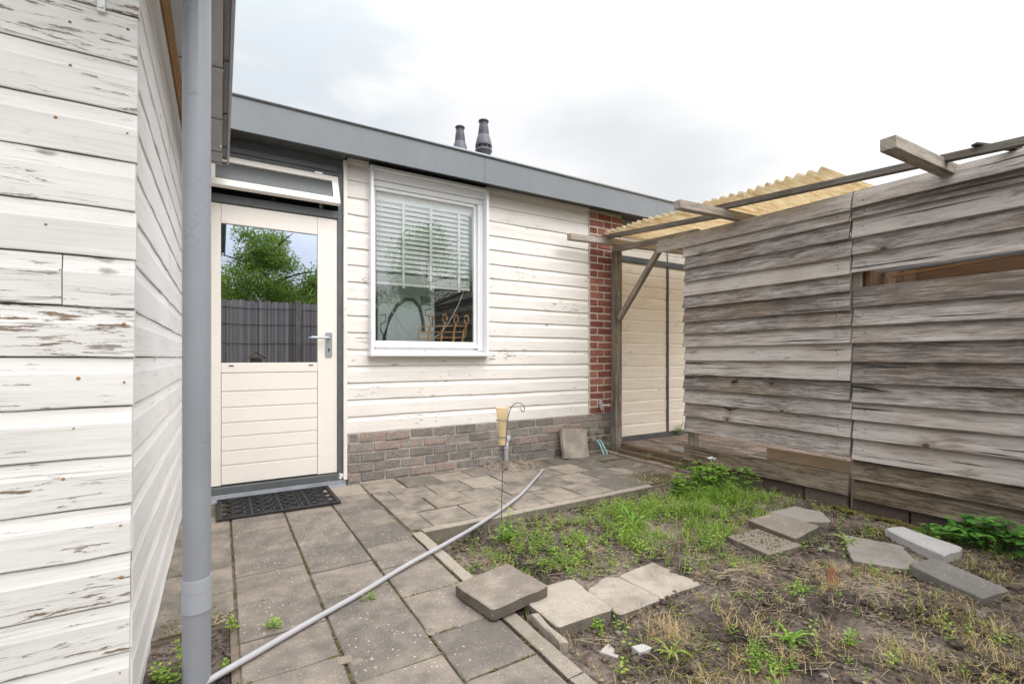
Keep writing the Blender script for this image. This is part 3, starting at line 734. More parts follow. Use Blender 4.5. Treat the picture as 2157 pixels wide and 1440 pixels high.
m.tube([(1.56, 4.20, 1.33), (1.545, 4.20, 1.22)], .004, 8); m.tube([(2.045, 4.20, 1.35), (2.03, 4.20, 1.30), (2.02, 4.20, 1.24)], .004, 8)
m.build('rail', M['rattan'], ck)
for i, x in enumerate((1.655, 1.79, 1.905, 2.015)):
    m = MB(); s = (-.018, -.03, -.02, -.035)[i]
    lp = [(x+s, 4.19, 1.17), (x+s*.6, 4.185, 1.30)]
    lp += [(x+.012+.022*math.sin(t), 4.18, 1.415-.040*math.cos(t)) for t in [k*.52 for k in range(1, 13)]] + [(x+s*.6+.008, 4.185, 1.30), (x+s+.01, 4.19, 1.17)]
    m.tube(lp, .0058, 8); m.build('hook', M['rattan'], ck)
m = MB(); m.tube([(1.24+.80*t, 4.205+.02*t, 1.20+ .46*(2*t-.92)**2 if t < .9 else 1.20+.46*(2*t-.92)**2) for t in [k/20 for k in range(21)]], .0045, 8)
m.build('cable', M['cable'], label='white cable hanging in a slack loop across the inside of the window', cat='cable')

# wall fittings
tp = thing('garden_tap', 'chrome outdoor tap on the red brick pier near the ground', 'tap')
m = MB(); m.tube([(3.64, 4.085, .52), (3.64, 4.02, .52)], .012, 10); m.tube([(3.60, 4.035, .525), (3.61, 4.03, .575)], .016, 10); m.tube([(3.61, 4.03, .585), (3.615, 4.02, .46)], .017, 12); m.tube([(3.61, 4.015, .52), (3.68, 4.0, .515)], .009, 8)
m.build('body', M['chrome'], tp)
m = MB(); m.box(3.67, 3.715, 3.99, 4.02, .50, .528); m.build('handle', M['steel'], tp, bevel=.006)
m = MB(); m.tube([(2.39, 4.04, -.03), (2.39, 4.04, .165)], .021, 14); m.tube([(2.39, 4.04, .15), (2.39, 4.04, .215), (2.40, 4.045, .235), (2.43, 4.07, .248), (2.46, 4.11, .25)], .026, 14)
m.build('drain_pipe', M['hose_grey'], label='short light grey drain pipe with elbow coming out of the brick base', cat='pipe')
m = MB()
m.lathe([(.035, 0), (.034, -.004), (0, -.004)], (0, 0, 0), 14); 
for i, (dx, s) in enumerate(((0, 1), (.045, .95))):
    m = MB(); m.tube([(3.565+dx, 4.07, .13*s), (3.555+dx, 4.03, .128*s), (3.553+dx, 3.985, .09*s), (3.556+dx, 3.94, .02), (3.56+dx, 3.92, -.03)], .011, 10)
    m.build('hose_stub', M['teal'], label=('left one of two turquoise pipe ends rising beside the brick pier', 'right one of two turquoise pipe ends rising beside the brick pier')[i], cat='pipe', group='turquoise pipe ends by the pier')

# ================================================================== WHITE ANNEX (left)
an = thing('timber_annex', 'white weatherboarded annex with badly peeling paint, close on the left', 'building')
PA = .141; XA, YA = -.222, 1.755
def corner_x(z): return XA-.004+.012*(z-.3)
mb = MB()
for k in range(-8, 11):
    z0 = 1.051+k*PA; z1 = z0+PA; xe = corner_x(z0+.07)+U(-.002, .002)
    sp = [(-2.8, xe)]
    if k == 1: sp = [(-2.8, -.372), (-.369, xe)]
    if k == -3: sp = [(-2.8, -.9), (-.897, xe)]
    for a, b in sp: cladding(mb, (a, YA), (b, YA), (0, -1), z0, z1, .0048, .66, None, True, .12)
front = mb.build('front_cladding', M['white_paint'], an)
mb = MB()
for k in range(-8, 11):
    z0 = 1.051+k*PA; z1 = z0+PA
    if z0 > 2.42: continue
    cladding(mb, (XA, YA+.019), (XA, 2.935), (1, 0), z0, z1, .0048, .66, None, True, .12)
    cladding(mb, (XA, 2.94), (XA, 4.10), (1, 0), z0, z1, .0048, .66, None, True, .12)
mb.build('side_cladding', M['white_side'], an)
m = MB(); m.box(-2.8, XA-.02, YA+.02, 4.10, -.1, 2.5); m.build('core_wall', M['room'], an)
m = MB(); m.box(XA-.03, XA-.001, YA+.02, 4.09, -.12, -.075); m.build('footing', M['slab_grey'], an)
m = MB(); m.box(XA-.02, -.20, 1.4, 3.86, 2.40, 2.47, 1); m.build('eave_trim', M['white_side'], an, bevel=.003)
m = MB(); m.box(-.198, -.165, 1.2, 3.86, 2.43, 2.60, 1); m.build('eave_board', M['new_wood'], an, bevel=.003)
m = MB(); m.box(-2.9, -.16, 1.2, 3.87, 2.602, 2.64); m.build('roof', M['roof_felt'], an)
ys = [.9, 1.45, 2.02, 2.60, 3.16, 3.66, 3.86]
for a, b in zip(ys[:-1], ys[1:]):
    m = MB(); zt = .003
    # boxed underside, then a stepped-up lip at the outer edge, each piece lapped over the next
    m.box(-.163, .008, a, b-.007, 2.378, 2.602, 1); m.box(.008, .034, a, b-.007, 2.417, 2.602, 1); m.box(.034, .048, a-.01, b-.002, 2.380, 2.612, 1)
    m.box(-.163, .012, b-.030, b-.006, 2.371, 2.3775, 0); m.box(.012, .0345, b-.030, b-.006, 2.409, 2.4165, 0)
    m.build('verge_tile', M['tile_grey'], an, bevel=.003)
m = MB(); m.box(-.005, .004, 3.50, 3.54, 2.3752, 2.3758); m.build('sticker', M['tape'], an)
rr = random.Random(3); nail0 = None
nl = []
for k in range(-7, 8):
    z = 1.051+k*PA+.080
    nl += [(corner_x(z)-.018-rr.uniform(0, .006), z+rr.uniform(-.012, .018))]
    nl += [(-.365+rr.uniform(-.05, .04), z+rr.uniform(-.012, .018))]
for x, z in nl:
    if rr.random() < .4: continue
    if nail0 is None:
        m = MB(); m.lathe([(0, .004), (.0035, .0035), (.0052, .0015), (.0058, 0)], (0, 0, 0), 8); nail0 = m.build('nail_head', M['rust'], an); o = nail0
    else: o = nail0.copy(); col.objects.link(o); o.parent = an
    o.rotation_euler = (R(90), 0, 0); o.location = (x, YA-.0005, z); s = rr.uniform(.4, .85); o.scale = (s, s, 1)
m = MB(); m.box(-.297, -.279, YA-.008, YA-.002, 2.02, 2.10, 2); m.tube([(-.288, YA-.006, 2.036), (-.288, YA-.012, 2.036)], .006, 8); m.tube([(-.288, YA-.008, 2.07), (-.292, YA-.03, 2.085), (-.30, YA-.03, 2.10)], .006, 8)
m.build('wall_hook', M['pvc_white'], an, bevel=.002)

dp = thing('downpipe', 'thick grey plastic rain downpipe with a lighter collar, in front of the white annex', 'pipe')
m = MB(); m.tube([(-.066, 1.83, -.06), (-.066, 1.83, 2.372)], .0391, 32); m.build('pipe', M['pipe_grey'], dp)
m = MB(); m.tube([(-.066, 1.83, .245), (-.066, 1.83, .310)], .0412, 40); m.tube([(-.066, 1.83, .3105), (-.066, 1.83, .350)], .0419, 40); m.build('collar', M['collar_grey'], dp)

# ================================================================== PLANK FENCE (right)
XF = 3.745
fe = thing('plank_fence', 'tall weathered grey plank fence of overlapping boards with gaps, on the right', 'fence')
def lap(mb, y0, y1, z0, z1, sd=None, dx=0., tl=0., th=.019, ov=.014, wob=.0018):
    """lapped plank, bottom edge kicked out towards the garden (-X)"""
    sd = rng.random() if sd is None else sd
    n = max(3, int((y1-y0)/.14)); u0 = U(0, 4)
    wz = [U(-wob, wob) for _ in range(n+1)]; wx = [U(-wob, wob) for _ in range(n+1)]
    rows = []; uvs = []
    for i in range(n+1):
        y = y0+(y1-y0)*i/n; dz = tl*(i/n-.5); a = z0+dz+wz[i]; b = z1+ov+dz; x = XF-.029+dx+wx[i]
        rows.append([(x+th, y, a+.001), (x+.002, y, a), (x, y, a+.004), (x+.035, y, b), (x+.035+th*.6, y, b+.001)])
        u = u0+(y1-y0)*i/n; h = b-a
        uvs.append([(u, -.02), (u, -.003), (u, 0), (u, h), (u, h+.016)])
    mb.grid(rows, sd, False, uvs)
    for r, f in ((rows[0], -1), (rows[-1], 1)): mb.face(r[::f], [(u0, .0)]*5, sd)
zl = [2.075, 1.990, 1.873, 1.751, 1.624, 1.509, 1.376, 1.266, 1.146, 1.019, .885, .752, .624, .497, .358]
mb = MB(); YJ = 1.612
lap(mb, YJ+U(0, .006), 3.34, zl[0]+.002, 2.205, .7, ov=.0, tl=.02)
for a, b in zip(zl[1:], zl[:-1]): lap(mb, YJ+U(-.004, .010), 3.015+U(-.008, .008), a, b, None, 0, U(-.004, .006))
mb.build('plank_panel', M['grey_wood'], fe)
mb = MB(); lap(mb, YJ+.018, 3.02, .088, .226, .35, ov=0, tl=-.0); mb.build('kick_board', M['grey_wood_low'], fe)
zr = [2.193, 2.078, 2.0, 1.871, 1.755, 1.629]
zr2 = [1.531, 1.392, 1.265, 1.145, 1.015, .874, .741, .619, .492, .347, .214]
mb = MB()
for i, (a, b) in enumerate(zip(zr[1:], zr[:-1])): lap(mb, -1.6, YJ-.010+U(-.004, .004), a, b, None, 0, U(-.004, .004), ov=.014 if i else 0)
k1 = None
for i, (a, b) in enumerate(zip(zr2[1:], zr2[:-1])):
    if i == 9: k1 = len(mb.f)
    lap(mb, -1.6, YJ-.010+U(-.004, .004), a, b, None, 0, U(-.004, .004), ov=.014 if i else 0)
mb.mi = [0]*len(mb.f); k0 = k1; lap(mb, -1.6, YJ-.012, .080, .214, .25); mb.mi[k0:] = [1]*(len(mb.f)-k0)
mb.build('plank_panel', [M['grey_wood'], M['grey_wood_low']], fe)
for y in (2.97, 1.60, .2, -1.2):
    m = MB(); m.box(XF+.032, XF+.098, y-.035, y+.035, -.12, 2.18 if y < 2.5 else 2.06, 2); m.build('post', M['beam_wood'], fe, bevel=.003)
# knot hole and split as flat black plates, the openings' shade painted on
def decal(name, pts, x, mat):
    m = MB(); f = [(x, y, z) for y, z in pts]; b = [(x+.004, y, z) for y, z in pts]
    m.face(f); k = len(f)
    for i in range(k): m.face([f[i], f[(i+1) % k], b[(i+1) % k], b[i]])
    return m.build(name, mat, fe)
kz = .845
decal('knot_hole', [(2.520, kz-.012), (2.497, kz-.017), (2.462, kz-.004), (2.452, kz+.018), (2.470, kz+.012), (2.50, kz+.008)], XF-.0305, M['black'])
decal('split', [(1.595, .855), (1.50, .848), (1.43, .832), (1.36, .826), (1.43, .824), (1.52, .835), (1.595, .842)], XF-.0305, M['black'])
rr = random.Random(9)
npos = []
for z in zl[1:]: npos += [(2.93+rr.uniform(-.01, .01), z+.055), (1.70+rr.uniform(-.01, .01), z+.05), (1.70+rr.uniform(-.01, .01), z+.075)]
for z in zr[1:]+zr2[1:]: npos += [(1.53+rr.uniform(-.01, .01), z+.04), (1.53+rr.uniform(-.01, .01), z+.07)]
n0 = None
for y, z in npos:
    if n0 is None:
        m = MB(); m.lathe([(0, .0015), (.003, .0012), (.004, 0)], (0, 0, 0), 7); n0 = m.build('nail_head', M['black'], fe); o = n0
    else: o = n0.copy(); col.objects.link(o); o.parent = fe
    o.rotation_euler = (0, R(-90), 0); o.location = (XF-.018, y, z)
m = MB()
y = 3.0; 
for L in (.20, .24, .27, .30, .33): pass
ft = thing('block_footing', 'row of dark washed concrete blocks under the plank fence', 'footing')
y = 2.93
for i, L in enumerate((.17, .25, .26, .31, .30, .022, .33, .33, .34, .34, .34, .34)):
    y1 = y-L
    if L > .1:
        m = MB(); m.box(XF+.004, XF+.03+.06, y1+.005, y-.005, -.12, .085+U(-.004, .004), 1, None, None, .002); m.build('block', M['block'], ft, bevel=.006)
    y = y1

# carport frame and roof
cp = thing('carport', 'open lean-to roof of grey timber and yellowed corrugated sheet beside the brick pier', 'carport')
m = MB(); m.box(3.765, 3.855, 3.955, 4.035, -.08, 2.235, 2); m.build('post', M['beam_wood'], cp, bevel=.004)
m = MB(); m.beam((3.775, 3.915, 1.475), (3.775, 3.335, 2.145), .045, .055); m.build('brace', M['beam_wood'], cp, bevel=.003)
m = MB(); m.beam((3.80, 4.04, 2.262), (3.80, 2.9, 2.215), .055, .055); m.beam((3.805, 2.897, 2.182), (3.805, -1.6, 2.165), .05, .06); m.build('beam', M['beam_wood'], cp, bevel=.003)
for (y, xa, za, zb, w, h) in ((3.93, 3.08, 2.296, 2.335, .065, .066), (2.475, 2.985, 2.218, 2.262, .065, .066), (1.10, 2.935, 2.150, 2.205, .072, .066)):
    m = MB(); m.beam((xa, y, za), (5.9, y, zb+.04), w, h); m.build('rafter', M['beam_wood'], cp, bevel=.004)
m = MB(); m.beam((3.60, 4.06, 2.372), (3.60, 2.515, 2.243), .045, .042); m.build('batten', M['dark_batten'], cp, bevel=.002)
m = MB(); m.beam((3.60, 2.62, 2.316), (3.60, -1.5, 2.02), .05, .042); m.build('batten', M['dark_batten'], cp, bevel=.002)
m = MB(); m.beam((4.75, 4.06, 2.40), (4.75, 1.5, 2.285), .045, .042); m.build('batten', M['brown_wood'], cp, bevel=.002)
m = MB(); m.beam((3.55, .93, 2.222), (3.79, .80, 2.198), .035, .012); m.build('strap', M['black'], cp)
# corrugated sheet
m = MB(); rows = []
ny = 232; y0, y1 = 1.68, 3.882
for i in range(ny+1):
    y = y0+(y1-y0)*i/ny; w = .019*math.sin(2*math.pi*(y-y0)/.0765); zb = 2.338+(y-y0)*.0245+w
    rows.append([(3.515+.012*math.sin(y*9), y, zb), (4.0, y, zb+.004), (5.0, y, zb+.03), (5.9, y, zb+.06)])
m.grid(rows); sh = m.build('roof_sheet', M['sheet'], cp); so = sh.modifiers.new('thickness', 'SOLIDIFY'); so.thickness = .003
# lean-to interior behind the right panel
ls = thing('storage_bay', 'brown boarded storage bay glimpsed through the gap in the plank fence', 'shed')
m = MB(); m.box(4.55, 4.58, -1.6, 1.6, .05, 1.95, 1); m.build('plywood_wall', M['plywood'], ls)
m = MB(); m.box(3.79, 4.55, 1.52, 1.55, .05, 1.80, 2); m.build('side_panel', M['brown_wood'], ls)
m = MB(); m.beam((4.0, 1.50, 1.69), (4.0, -1.6, 1.69), .05, .06); m.beam((4.3, 1.5, 1.72), (4.3, -1.6, 1.72), .05, .06); m.build('bearer', M['brown_wood'], ls)
m = MB(); m.beam((3.90, 1.45, 1.60), (3.97, .3, 1.685), .03, .018); m.build('lath', M['new_wood'], ls)
m = MB(); m.tube([(3.79, 1.48, 1.623), (3.79, 1.0, 1.628), (3.79, .2, 1.64), (3.79, -1, 1.64)], .011, 8); m.build('conduit', M['pipe_grey'], ls)
# clutter on the carport floor
m = MB(); m.beam((4.05, 3.15, .085), (3.98, 2.0, .105), .07, .05); m.build('timber_plank', M['brown_wood'], bevel=.003, label='long brown timber lying on the carport floor behind the kick board', cat='timber')
m = MB(); m.box(3.88, 3.90, 1.66, 2.30, .05, .30, 1); m.box(3.872, 3.88, 1.66, 2.30, .21, .225, 1); m.box(3.872, 3.88, 1.66, 2.30, .14, .15, 1)
m.build('brown_panel', M['cardboard'], bevel=.002, label='brown ribbed panel standing behind the low gap of the fence', cat='panel')
def timber(a, b, w, h, label):
    m = MB(); m.beam(a, b, w, h, None); m.build('timber_sleeper', M['sleeper'], bevel=.006, label=label, cat='timber', group='old sleepers edging the carport')
timber((3.88, 4.02, .03), (3.93, 2.98, .02), .09, .10, 'dark rotten sleeper running from the post along the carport floor')
timber((3.775, 3.93, .005), (3.80, 3.02, -.005), .045, .06, 'thin rotten timber lying between the sleeper and the brick edging')
m = MB(); tile_block(m, [(3.98, 3.22), (4.22, 3.17), (4.26, 3.40), (4.02, 3.44)], .095, .05, .5, .012, jag=.006); m.build('concrete_slab', M['slab_grey'], label='round-edged grey stone lying on the carport floor beside the fence end', cat='slab')

# ================================================================== LOOSE SLABS
SKIRT = []
def slab(label, poly, zt, th, mat, sd=.5, zs=None, ch=.005, jag=.0034, name='concrete_slab', group=None, cat='slab'):
    q = []; qz = []; k = len(poly); zt -= .004
    for i in range(k):          # worn corners
        p = Vector(poly[i]); c = U(.004, .016)
        for o in (poly[i-1], poly[(i+1) % k]): q.append(tuple(p+(Vector(o)-p).normalized()*c)); qz.append(zs[i] if zs else zt+U(-.003, .003))
        for t in range(7): SKIRT.append((poly[i], poly[(i+1) % k]))
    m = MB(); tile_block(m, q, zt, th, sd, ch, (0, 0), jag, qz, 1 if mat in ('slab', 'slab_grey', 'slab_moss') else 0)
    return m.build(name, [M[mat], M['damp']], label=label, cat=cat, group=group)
slab('thick square slab lying loose across the path kerb', [(.912, 1.650), (1.190, 1.652), (1.165, 1.955), (.880, 1.938)], .06, .046, 'slab', .3, zs=[.058, .082, .074, .052])
slab('flat slab with a raised front edge next to the thick loose slab', [(1.085, 1.452), (1.352, 1.432), (1.378, 1.742), (1.088, 1.752)], .038, .05, 'slab', .75)
slab('middle flat slab with a chipped back corner in the row across the bed', [(1.352, 1.405), (1.600, 1.412), (1.588, 1.660), (1.53, 1.69), (1.380, 1.635)], .028, .045, 'slab', .55)
slab('flat slab at the far end of the row across the bed', [(1.606, 1.412), (1.868, 1.418), (1.858, 1.692), (1.600, 1.668)], .026, .045, 'slab', .65)
slab('broken narrow strip of kerb beside the flat slab with the raised edge', [(1.046, 1.375), (1.078, 1.365), (1.084, 1.60), (1.052, 1.60)], .028, .07, 'kerb', .6, name='kerb_fragment', jag=.006, cat='kerb piece')
slab('moss covered slab, lowest of the three overlapping slabs by the fence', [(2.455, 1.45), (2.74, 1.42), (2.80, 1.70), (2.50, 1.725)], .02, .045, 'slab_moss', .4)
slab('grey slab with dark specks, middle of the three overlapping slabs', [(2.73, 1.448), (3.055, 1.482), (3.06, 1.762), (2.78, 1.772)], .05, .045, 'slab', .1)
slab('smooth slab with a cut corner, farthest of the three overlapping slabs', [(3.065, 1.60), (3.20, 1.485), (3.36, 1.62), (3.33, 1.775), (3.07, 1.80)], .045, .045, 'slab_grey', .9)
slab('broken triangular slab sunk in the soil near the fence', [(2.755, 1.185), (2.875, .99), (3.02, 1.005), (3.21, 1.13), (3.10, 1.385)], .018, .04, 'slab_grey', .6, jag=.005)
slab('long pale stone kerb piece with rough sides near the bramble', [(3.10, .925), (3.31, .905), (3.43, 1.215), (3.30, 1.25)], .06, .06, 'slab_stone', .5, jag=.006, ch=.008, name='stone_kerb', cat='kerb piece')
slab('long dark grey kerb piece with one chipped white end', [(2.73, .695), (2.93, .655), (3.09, .955), (2.87, .99)], .045, .05, 'slab_dark', .4, jag=.004, ch=.007, name='stone_kerb', cat='kerb piece')
# leaning slab
X = Matrix.Translation((3.17, 3.90, -.004)) @ Matrix.Rotation(R(6), 4, 'Y') @ Matrix.Rotation(R(72), 4, 'X')
m = MB(); tile_block(m, [(-.165, 0), (.165, 0), (.165, .315), (-.165, .315)], .0, .045, .5, .005, (0, 0), .0015)
m.v = [tuple(X @ Vector(p)) for p in m.v]
m.build('concrete_slab', M['slab'], label='square concrete slab leaning upright against the sooty brick base', cat='slab')

# ================================================================== DOORMAT
m = MB(); zt = .020
a0, a1, b0, b1 = -.024, .735, 3.565, 4.065
m.box(a0, a1, b0, b0+.025, .004, zt); m.box(a0, a1, b1-.025, b1, .004, zt); m.box(a0, a0+.025, b0+.026, b1-.026, .004, zt); m.box(a1-.025, a1, b0+.026, b1-.026, .004, zt)
cw = (a1-a0-.05)/4; rw = (b1-b0-.05)/4
for i in range(4):
    cx = a0+.025+cw*(i+.5)
    for j in range(4):
        cy = b0+.025+rw*(j+.5); r = rw*.48
        m.ring((cx, cy), r-.011, r, .004, zt-.001); m.ring((cx, cy), r*.45-.004, r*.45+.008, .004, zt-.002, 14, 0, .4+i, 5.9+i)
        for sg in (-1, 1): m.box(cx+sg*r*.95-(.0 if sg > 0 else .034), cx+sg*r*.95+(.034 if sg > 0 else 0), cy-.006, cy+.006, .004, zt-.003); m.box(cx+sg*r*.5-(.0 if sg > 0 else .02), cx+sg*r*.5+(.02 if sg > 0 else 0), cy-.004, cy+.004, .004, zt-.004)
    if i < 3:
        bx = cx+cw*.5
        m.box(bx-.007, bx+.007, b0+.027, b1-.027, .004, zt-.0025)
        for j in (1, 2, 3): cy = b0+.025+rw*j; m.box(bx-.035, bx+.035, cy-.010, cy+.010, .0042, zt-.0012)
m.build('doormat', M['black_rubber'], bevel=.0015, label='black openwork rubber doormat with round scrolls before the cream door', cat='doormat')

# ================================================================== HOSE, RAIN GAUGE
hp = [(-.20, 1.70, .013), (-.052, 1.806, .013), (.106, 1.902, .013), (.274, 2.002, .013), (.525, 2.142, .014), (.771, 2.292, .018), (1.0, 2.405, .026), (1.10, 2.462, .026), (1.313, 2.593, .022), (1.50, 2.705, .030), (1.614, 2.79, .026), (1.933, 3.05, .014), (2.233, 3.33, .014), (2.40, 3.485, .014), (2.535, 3.625, .010), (2.60, 3.70, -.012)]
def spline(p, n=6):
    p = [Vector(q) for q in p]; o = []
    for i in range(len(p)-1):
        a, b, c, d = p[max(0, i-1)], p[i], p[i+1], p[min(len(p)-1, i+2)]
        for k in range(n):
            t = k/n; o.append(.5*((2*b)+(c-a)*t+(2*a-5*b+4*c-d)*t*t+(3*b-a-3*c+d)*t**3))
    return o+[p[-1]]
m = MB(); m.tube(spline(hp), .0112, 14); m.build('conduit_hose', M['hose_grey'], label='long pale grey plastic hose snaking over the paving from the sand heap to the downpipe', cat='hose')
rg = thing('rain_gauge', 'amber plastic rain gauge on a thin hooked metal rod stuck in the bed', 'rain gauge')
gx, gy = 1.376, 2.381
rv = Vector((.8544, -.5197, 0))
def gp(u, z): q = Vector((gx, gy, 0))+rv*u; return (q.x, q.y, z)
m = MB()
m.tube(spline([gp(0, -.08), gp(.002, .2), gp(.010, .44), gp(.010, .478), gp(-.004, .505), gp(-.010, .520), gp(.004, .533), gp(.022, .545), gp(.028, .58), gp(.034, .66), gp(.042, .72), gp(.058, .762), gp(.085, .786), gp(.112, .786), gp(.131, .766), gp(.133, .745), gp(.122, .737), gp(.112, .75)], 4), .0028, 8)
m.build('rod', M['rod_metal'], rg)
for z, r in ((.690, .0335), (.594, .0265)):
    m = MB(); c = gp(.004, z); m.tube([(c[0]+r*math.cos(t*.3307), c[1]+r*math.sin(t*.3307), z) for t in range(20)], .0024, 6); m.build('ring', M['rod_metal'], rg)
m = MB(); c = gp(.006, 0)
m.lathe([(.0, .546), (.017, .545), (.0185, .55), (.0275, .70), (.0315, .705), (.0375, .757), (.040, .762), (.0385, .762), (.0355, .752), (.030, .71), (.026, .70), (.017, .553)], (c[0], c[1], 0), 24)
m.build('tube', M['gauge'], rg)

# ================================================================== VEGETATION
def leaf(m, b, d, L, w, up=None, sd=None, fold=.18):
    b = Vector(b); d = Vector(d).normalized(); sd = rng.random() if sd is None else sd
    s = d.cross(Vector((0, 0, 1)))
    if s.length < .1: s = Vector((1, 0, 0))
    s.normalize(); n = s.cross(d)
    t = b+d*L-n*L*.12; c = b+d*L*.5; l = c+s*w*.5+n*w*fold; r = c-s*w*.5+n*w*fold
    b2 = b+d*L*.12
    m.face([b2, c, t, l], None, sd); m.face([b2, r, t, c], None, sd)
def blade(m, p, az, L, w, lean, sd=None, seg=3):
    sd = rng.random() if sd is None else sd
    d = Vector((math.cos(az), math.sin(az), 0)); s = Vector((-d.y, d.x, 0)); p = Vector(p); pr = None
    for i in range(seg+1):
        t = i/seg; c = p+d*(L*lean*t*t)+Vector((0, 0, L*(t-.35*lean*t*t))); ww = w*(1-t)*.5+.0002
        cur = (c-s*ww, c+s*ww)
        if pr: m.face([pr[0], pr[1], cur[1], cur[0]], None, sd)
        pr = cur
def sprig(m, x, y, z, h, n, ll, lw, lean=.3, sd=None):
    """a leafy stem: whorls of small leaves"""
    az = U(0, 6.28); top = Vector((x+math.cos(az)*h*lean, y+math.sin(az)*h*lean, z+h)); b = Vector((x, y, z-.005))
    m.tube([b, (b+top)*.5+Vector((0, 0, h*.08)), top], max(.0009, h*.012), 4, .3, False)
    for i in range(n):
        t = .15+.85*(i+1)/n; p = b+(top-b)*t; a = i*2.4+U(-.4, .4); k = (1.15-.5*t)
        leaf(m, p, (math.cos(a), math.sin(a), U(.1, .6)+(.5 if t > .95 else 0)), ll*k*U(.8, 1.2), lw*k*U(.8, 1.2))
def toothed(m, p, az, L, w, rise, sd):
    d = Vector((math.cos(az), math.sin(az), 0)); s = Vector((-d.y, d.x, 0)); p = Vector(p); pr = None; n = 15
    for i in range(n+1):
        t = i/n; c = p+d*L*t+Vector((0, 0, L*(rise*t-.75*rise*t*t)))
        ww = w*(.25+.75*math.sin(math.pi*min(1, t*.85+.1)))*(1 if i % 2 else .38)*.5
        if i == n: ww = .0005
        lf = Vector((0, 0, ww*.35)); cur = (c-s*ww+lf, c, c+s*ww+lf)
        if pr: m.face([pr[0], pr[1], cur[1], cur[0]], None, sd); m.face([pr[1], pr[2], cur[2], cur[1]], None, sd)
        pr = cur
def rosette(x, y, r, n, label, mat='leaf', cat='weed', rise=1.2, w=.17):
    m = MB(); z = soil_z(x, y)
    for i in range(n): toothed(m, (x, y, z), i*6.283/n+U(-.3, .3), r*U(.7, 1.1), r*w, rise*U(.5, 1.3), rng.random())
    return m.build('weed_rosette', M[mat], label=label, cat=cat)
def bush(x, y, r, h, n, ll, lw, label, mat='leaf', z=None, name='weed_plant', cat='weed', nl=7):
    m = MB()
    for i in range(n):
        a = U(0, 6.28); q = r*math.sqrt(rng.random()); px, py = x+q*math.cos(a), y+q*math.sin(a)
        sprig(m, px, py, soil_z(px, py) if z is None else z, h*U(.55, 1.1)*(1-.4*q/r), nl, ll, lw)
    return m.build(name, M[mat], label=label, cat=cat)
rosette(2.25, 1.17, .085, 8, 'small dandelion rosette alone on bare soil beside a pebble')
rosette(1.83, .99, .085, 16, 'big upright dandelion rosette in the foreground bare soil')
rosette(2.21, 2.17, .17, 10, 'tall jagged thistle rosette in the middle of the bed', rise=1.6)
rosette(3.02, 1.32, .085, 9, 'small pointed rosette beside the triangular broken slab', 'leaf_light', rise=1.)
rosette(1.365, 1.155, .075, 10, 'narrow leaved rosette in the dry grass beside the white brick chunk', 'leaf_light', w=.14, rise=1.3)
bush(1.40, 2.40, .045, .17, 5, .055, .026, 'bushy nettle like plant directly behind the rain gauge rod', 'leaf', nl=12)
bush(1.60, .945, .075, .075, 26, .022, .011, 'low groundsel clump with tiny yellow buds in the foreground soil', 'leaf')
bush(1.27, 1.43, .028, .06, 5, .022, .013, 'little green weed against the raised edge of the flat slab', 'leaf_light')
bush(1.98, .86, .012, .085, 4, .03, .011, 'slim upright seedling right of the groundsel clump', 'leaf')
bush(-.15, 1.93, .03, .085, 8, .024, .016, 'fresh green weed at the foot of the white annex wall', 'leaf_light', -.02)
bush(-.105, 2.02, .028, .11, 5, .024, .016, 'upright bright weed just left of the downpipe', 'leaf_light', -.02)
bush(.02, 1.90, .018, .055, 4, .02, .012, 'small weed in the soil patch right of the downpipe', 'leaf_light', -.02)
bush(.035, 2.14, .018, .07, 4, .022, .013, 'weed at the corner where the soil patch meets the tiles', 'leaf_light', -.01)
bush(.155, 2.075, .03, .04, 5, .032, .010, 'sprouting weed growing on the paving joint beside the hose', 'leaf_light', .0)
bush(.545, 2.10, .02, .05, 4, .018, .010, 'thin weed in the paving joint where the hose crosses it', 'leaf_light', -.005)
bush(-.06, 1.70, .03, .05, 5, .024, .012, 'small weed at the bottom edge beside the hose end', 'leaf_light', -.02)
bush(5.02, 4.13, .06, .20, 7, .045, .03, 'green weed growing at the foot of the dark garage door post', 'leaf', .04)
bush(5.42, 4.10, .07, .13, 6, .045, .03, 'low weed by the garage sill near the fence end', 'leaf', .04)
bush(3.74, 4.05, .02, .12, 3, .035, .022, 'small weed squeezed between the brick base and the wooden post', 'leaf_light', -.02)
bush(3.70, 3.02, .04, .12, 5, .035, .022, 'leafy weed against the left end of the fence footing', 'leaf', -.01)
bush(3.72, 3.42, .02, .07, 4, .028, .018, 'little weed on the timber beside the brick edging', 'leaf', .02)
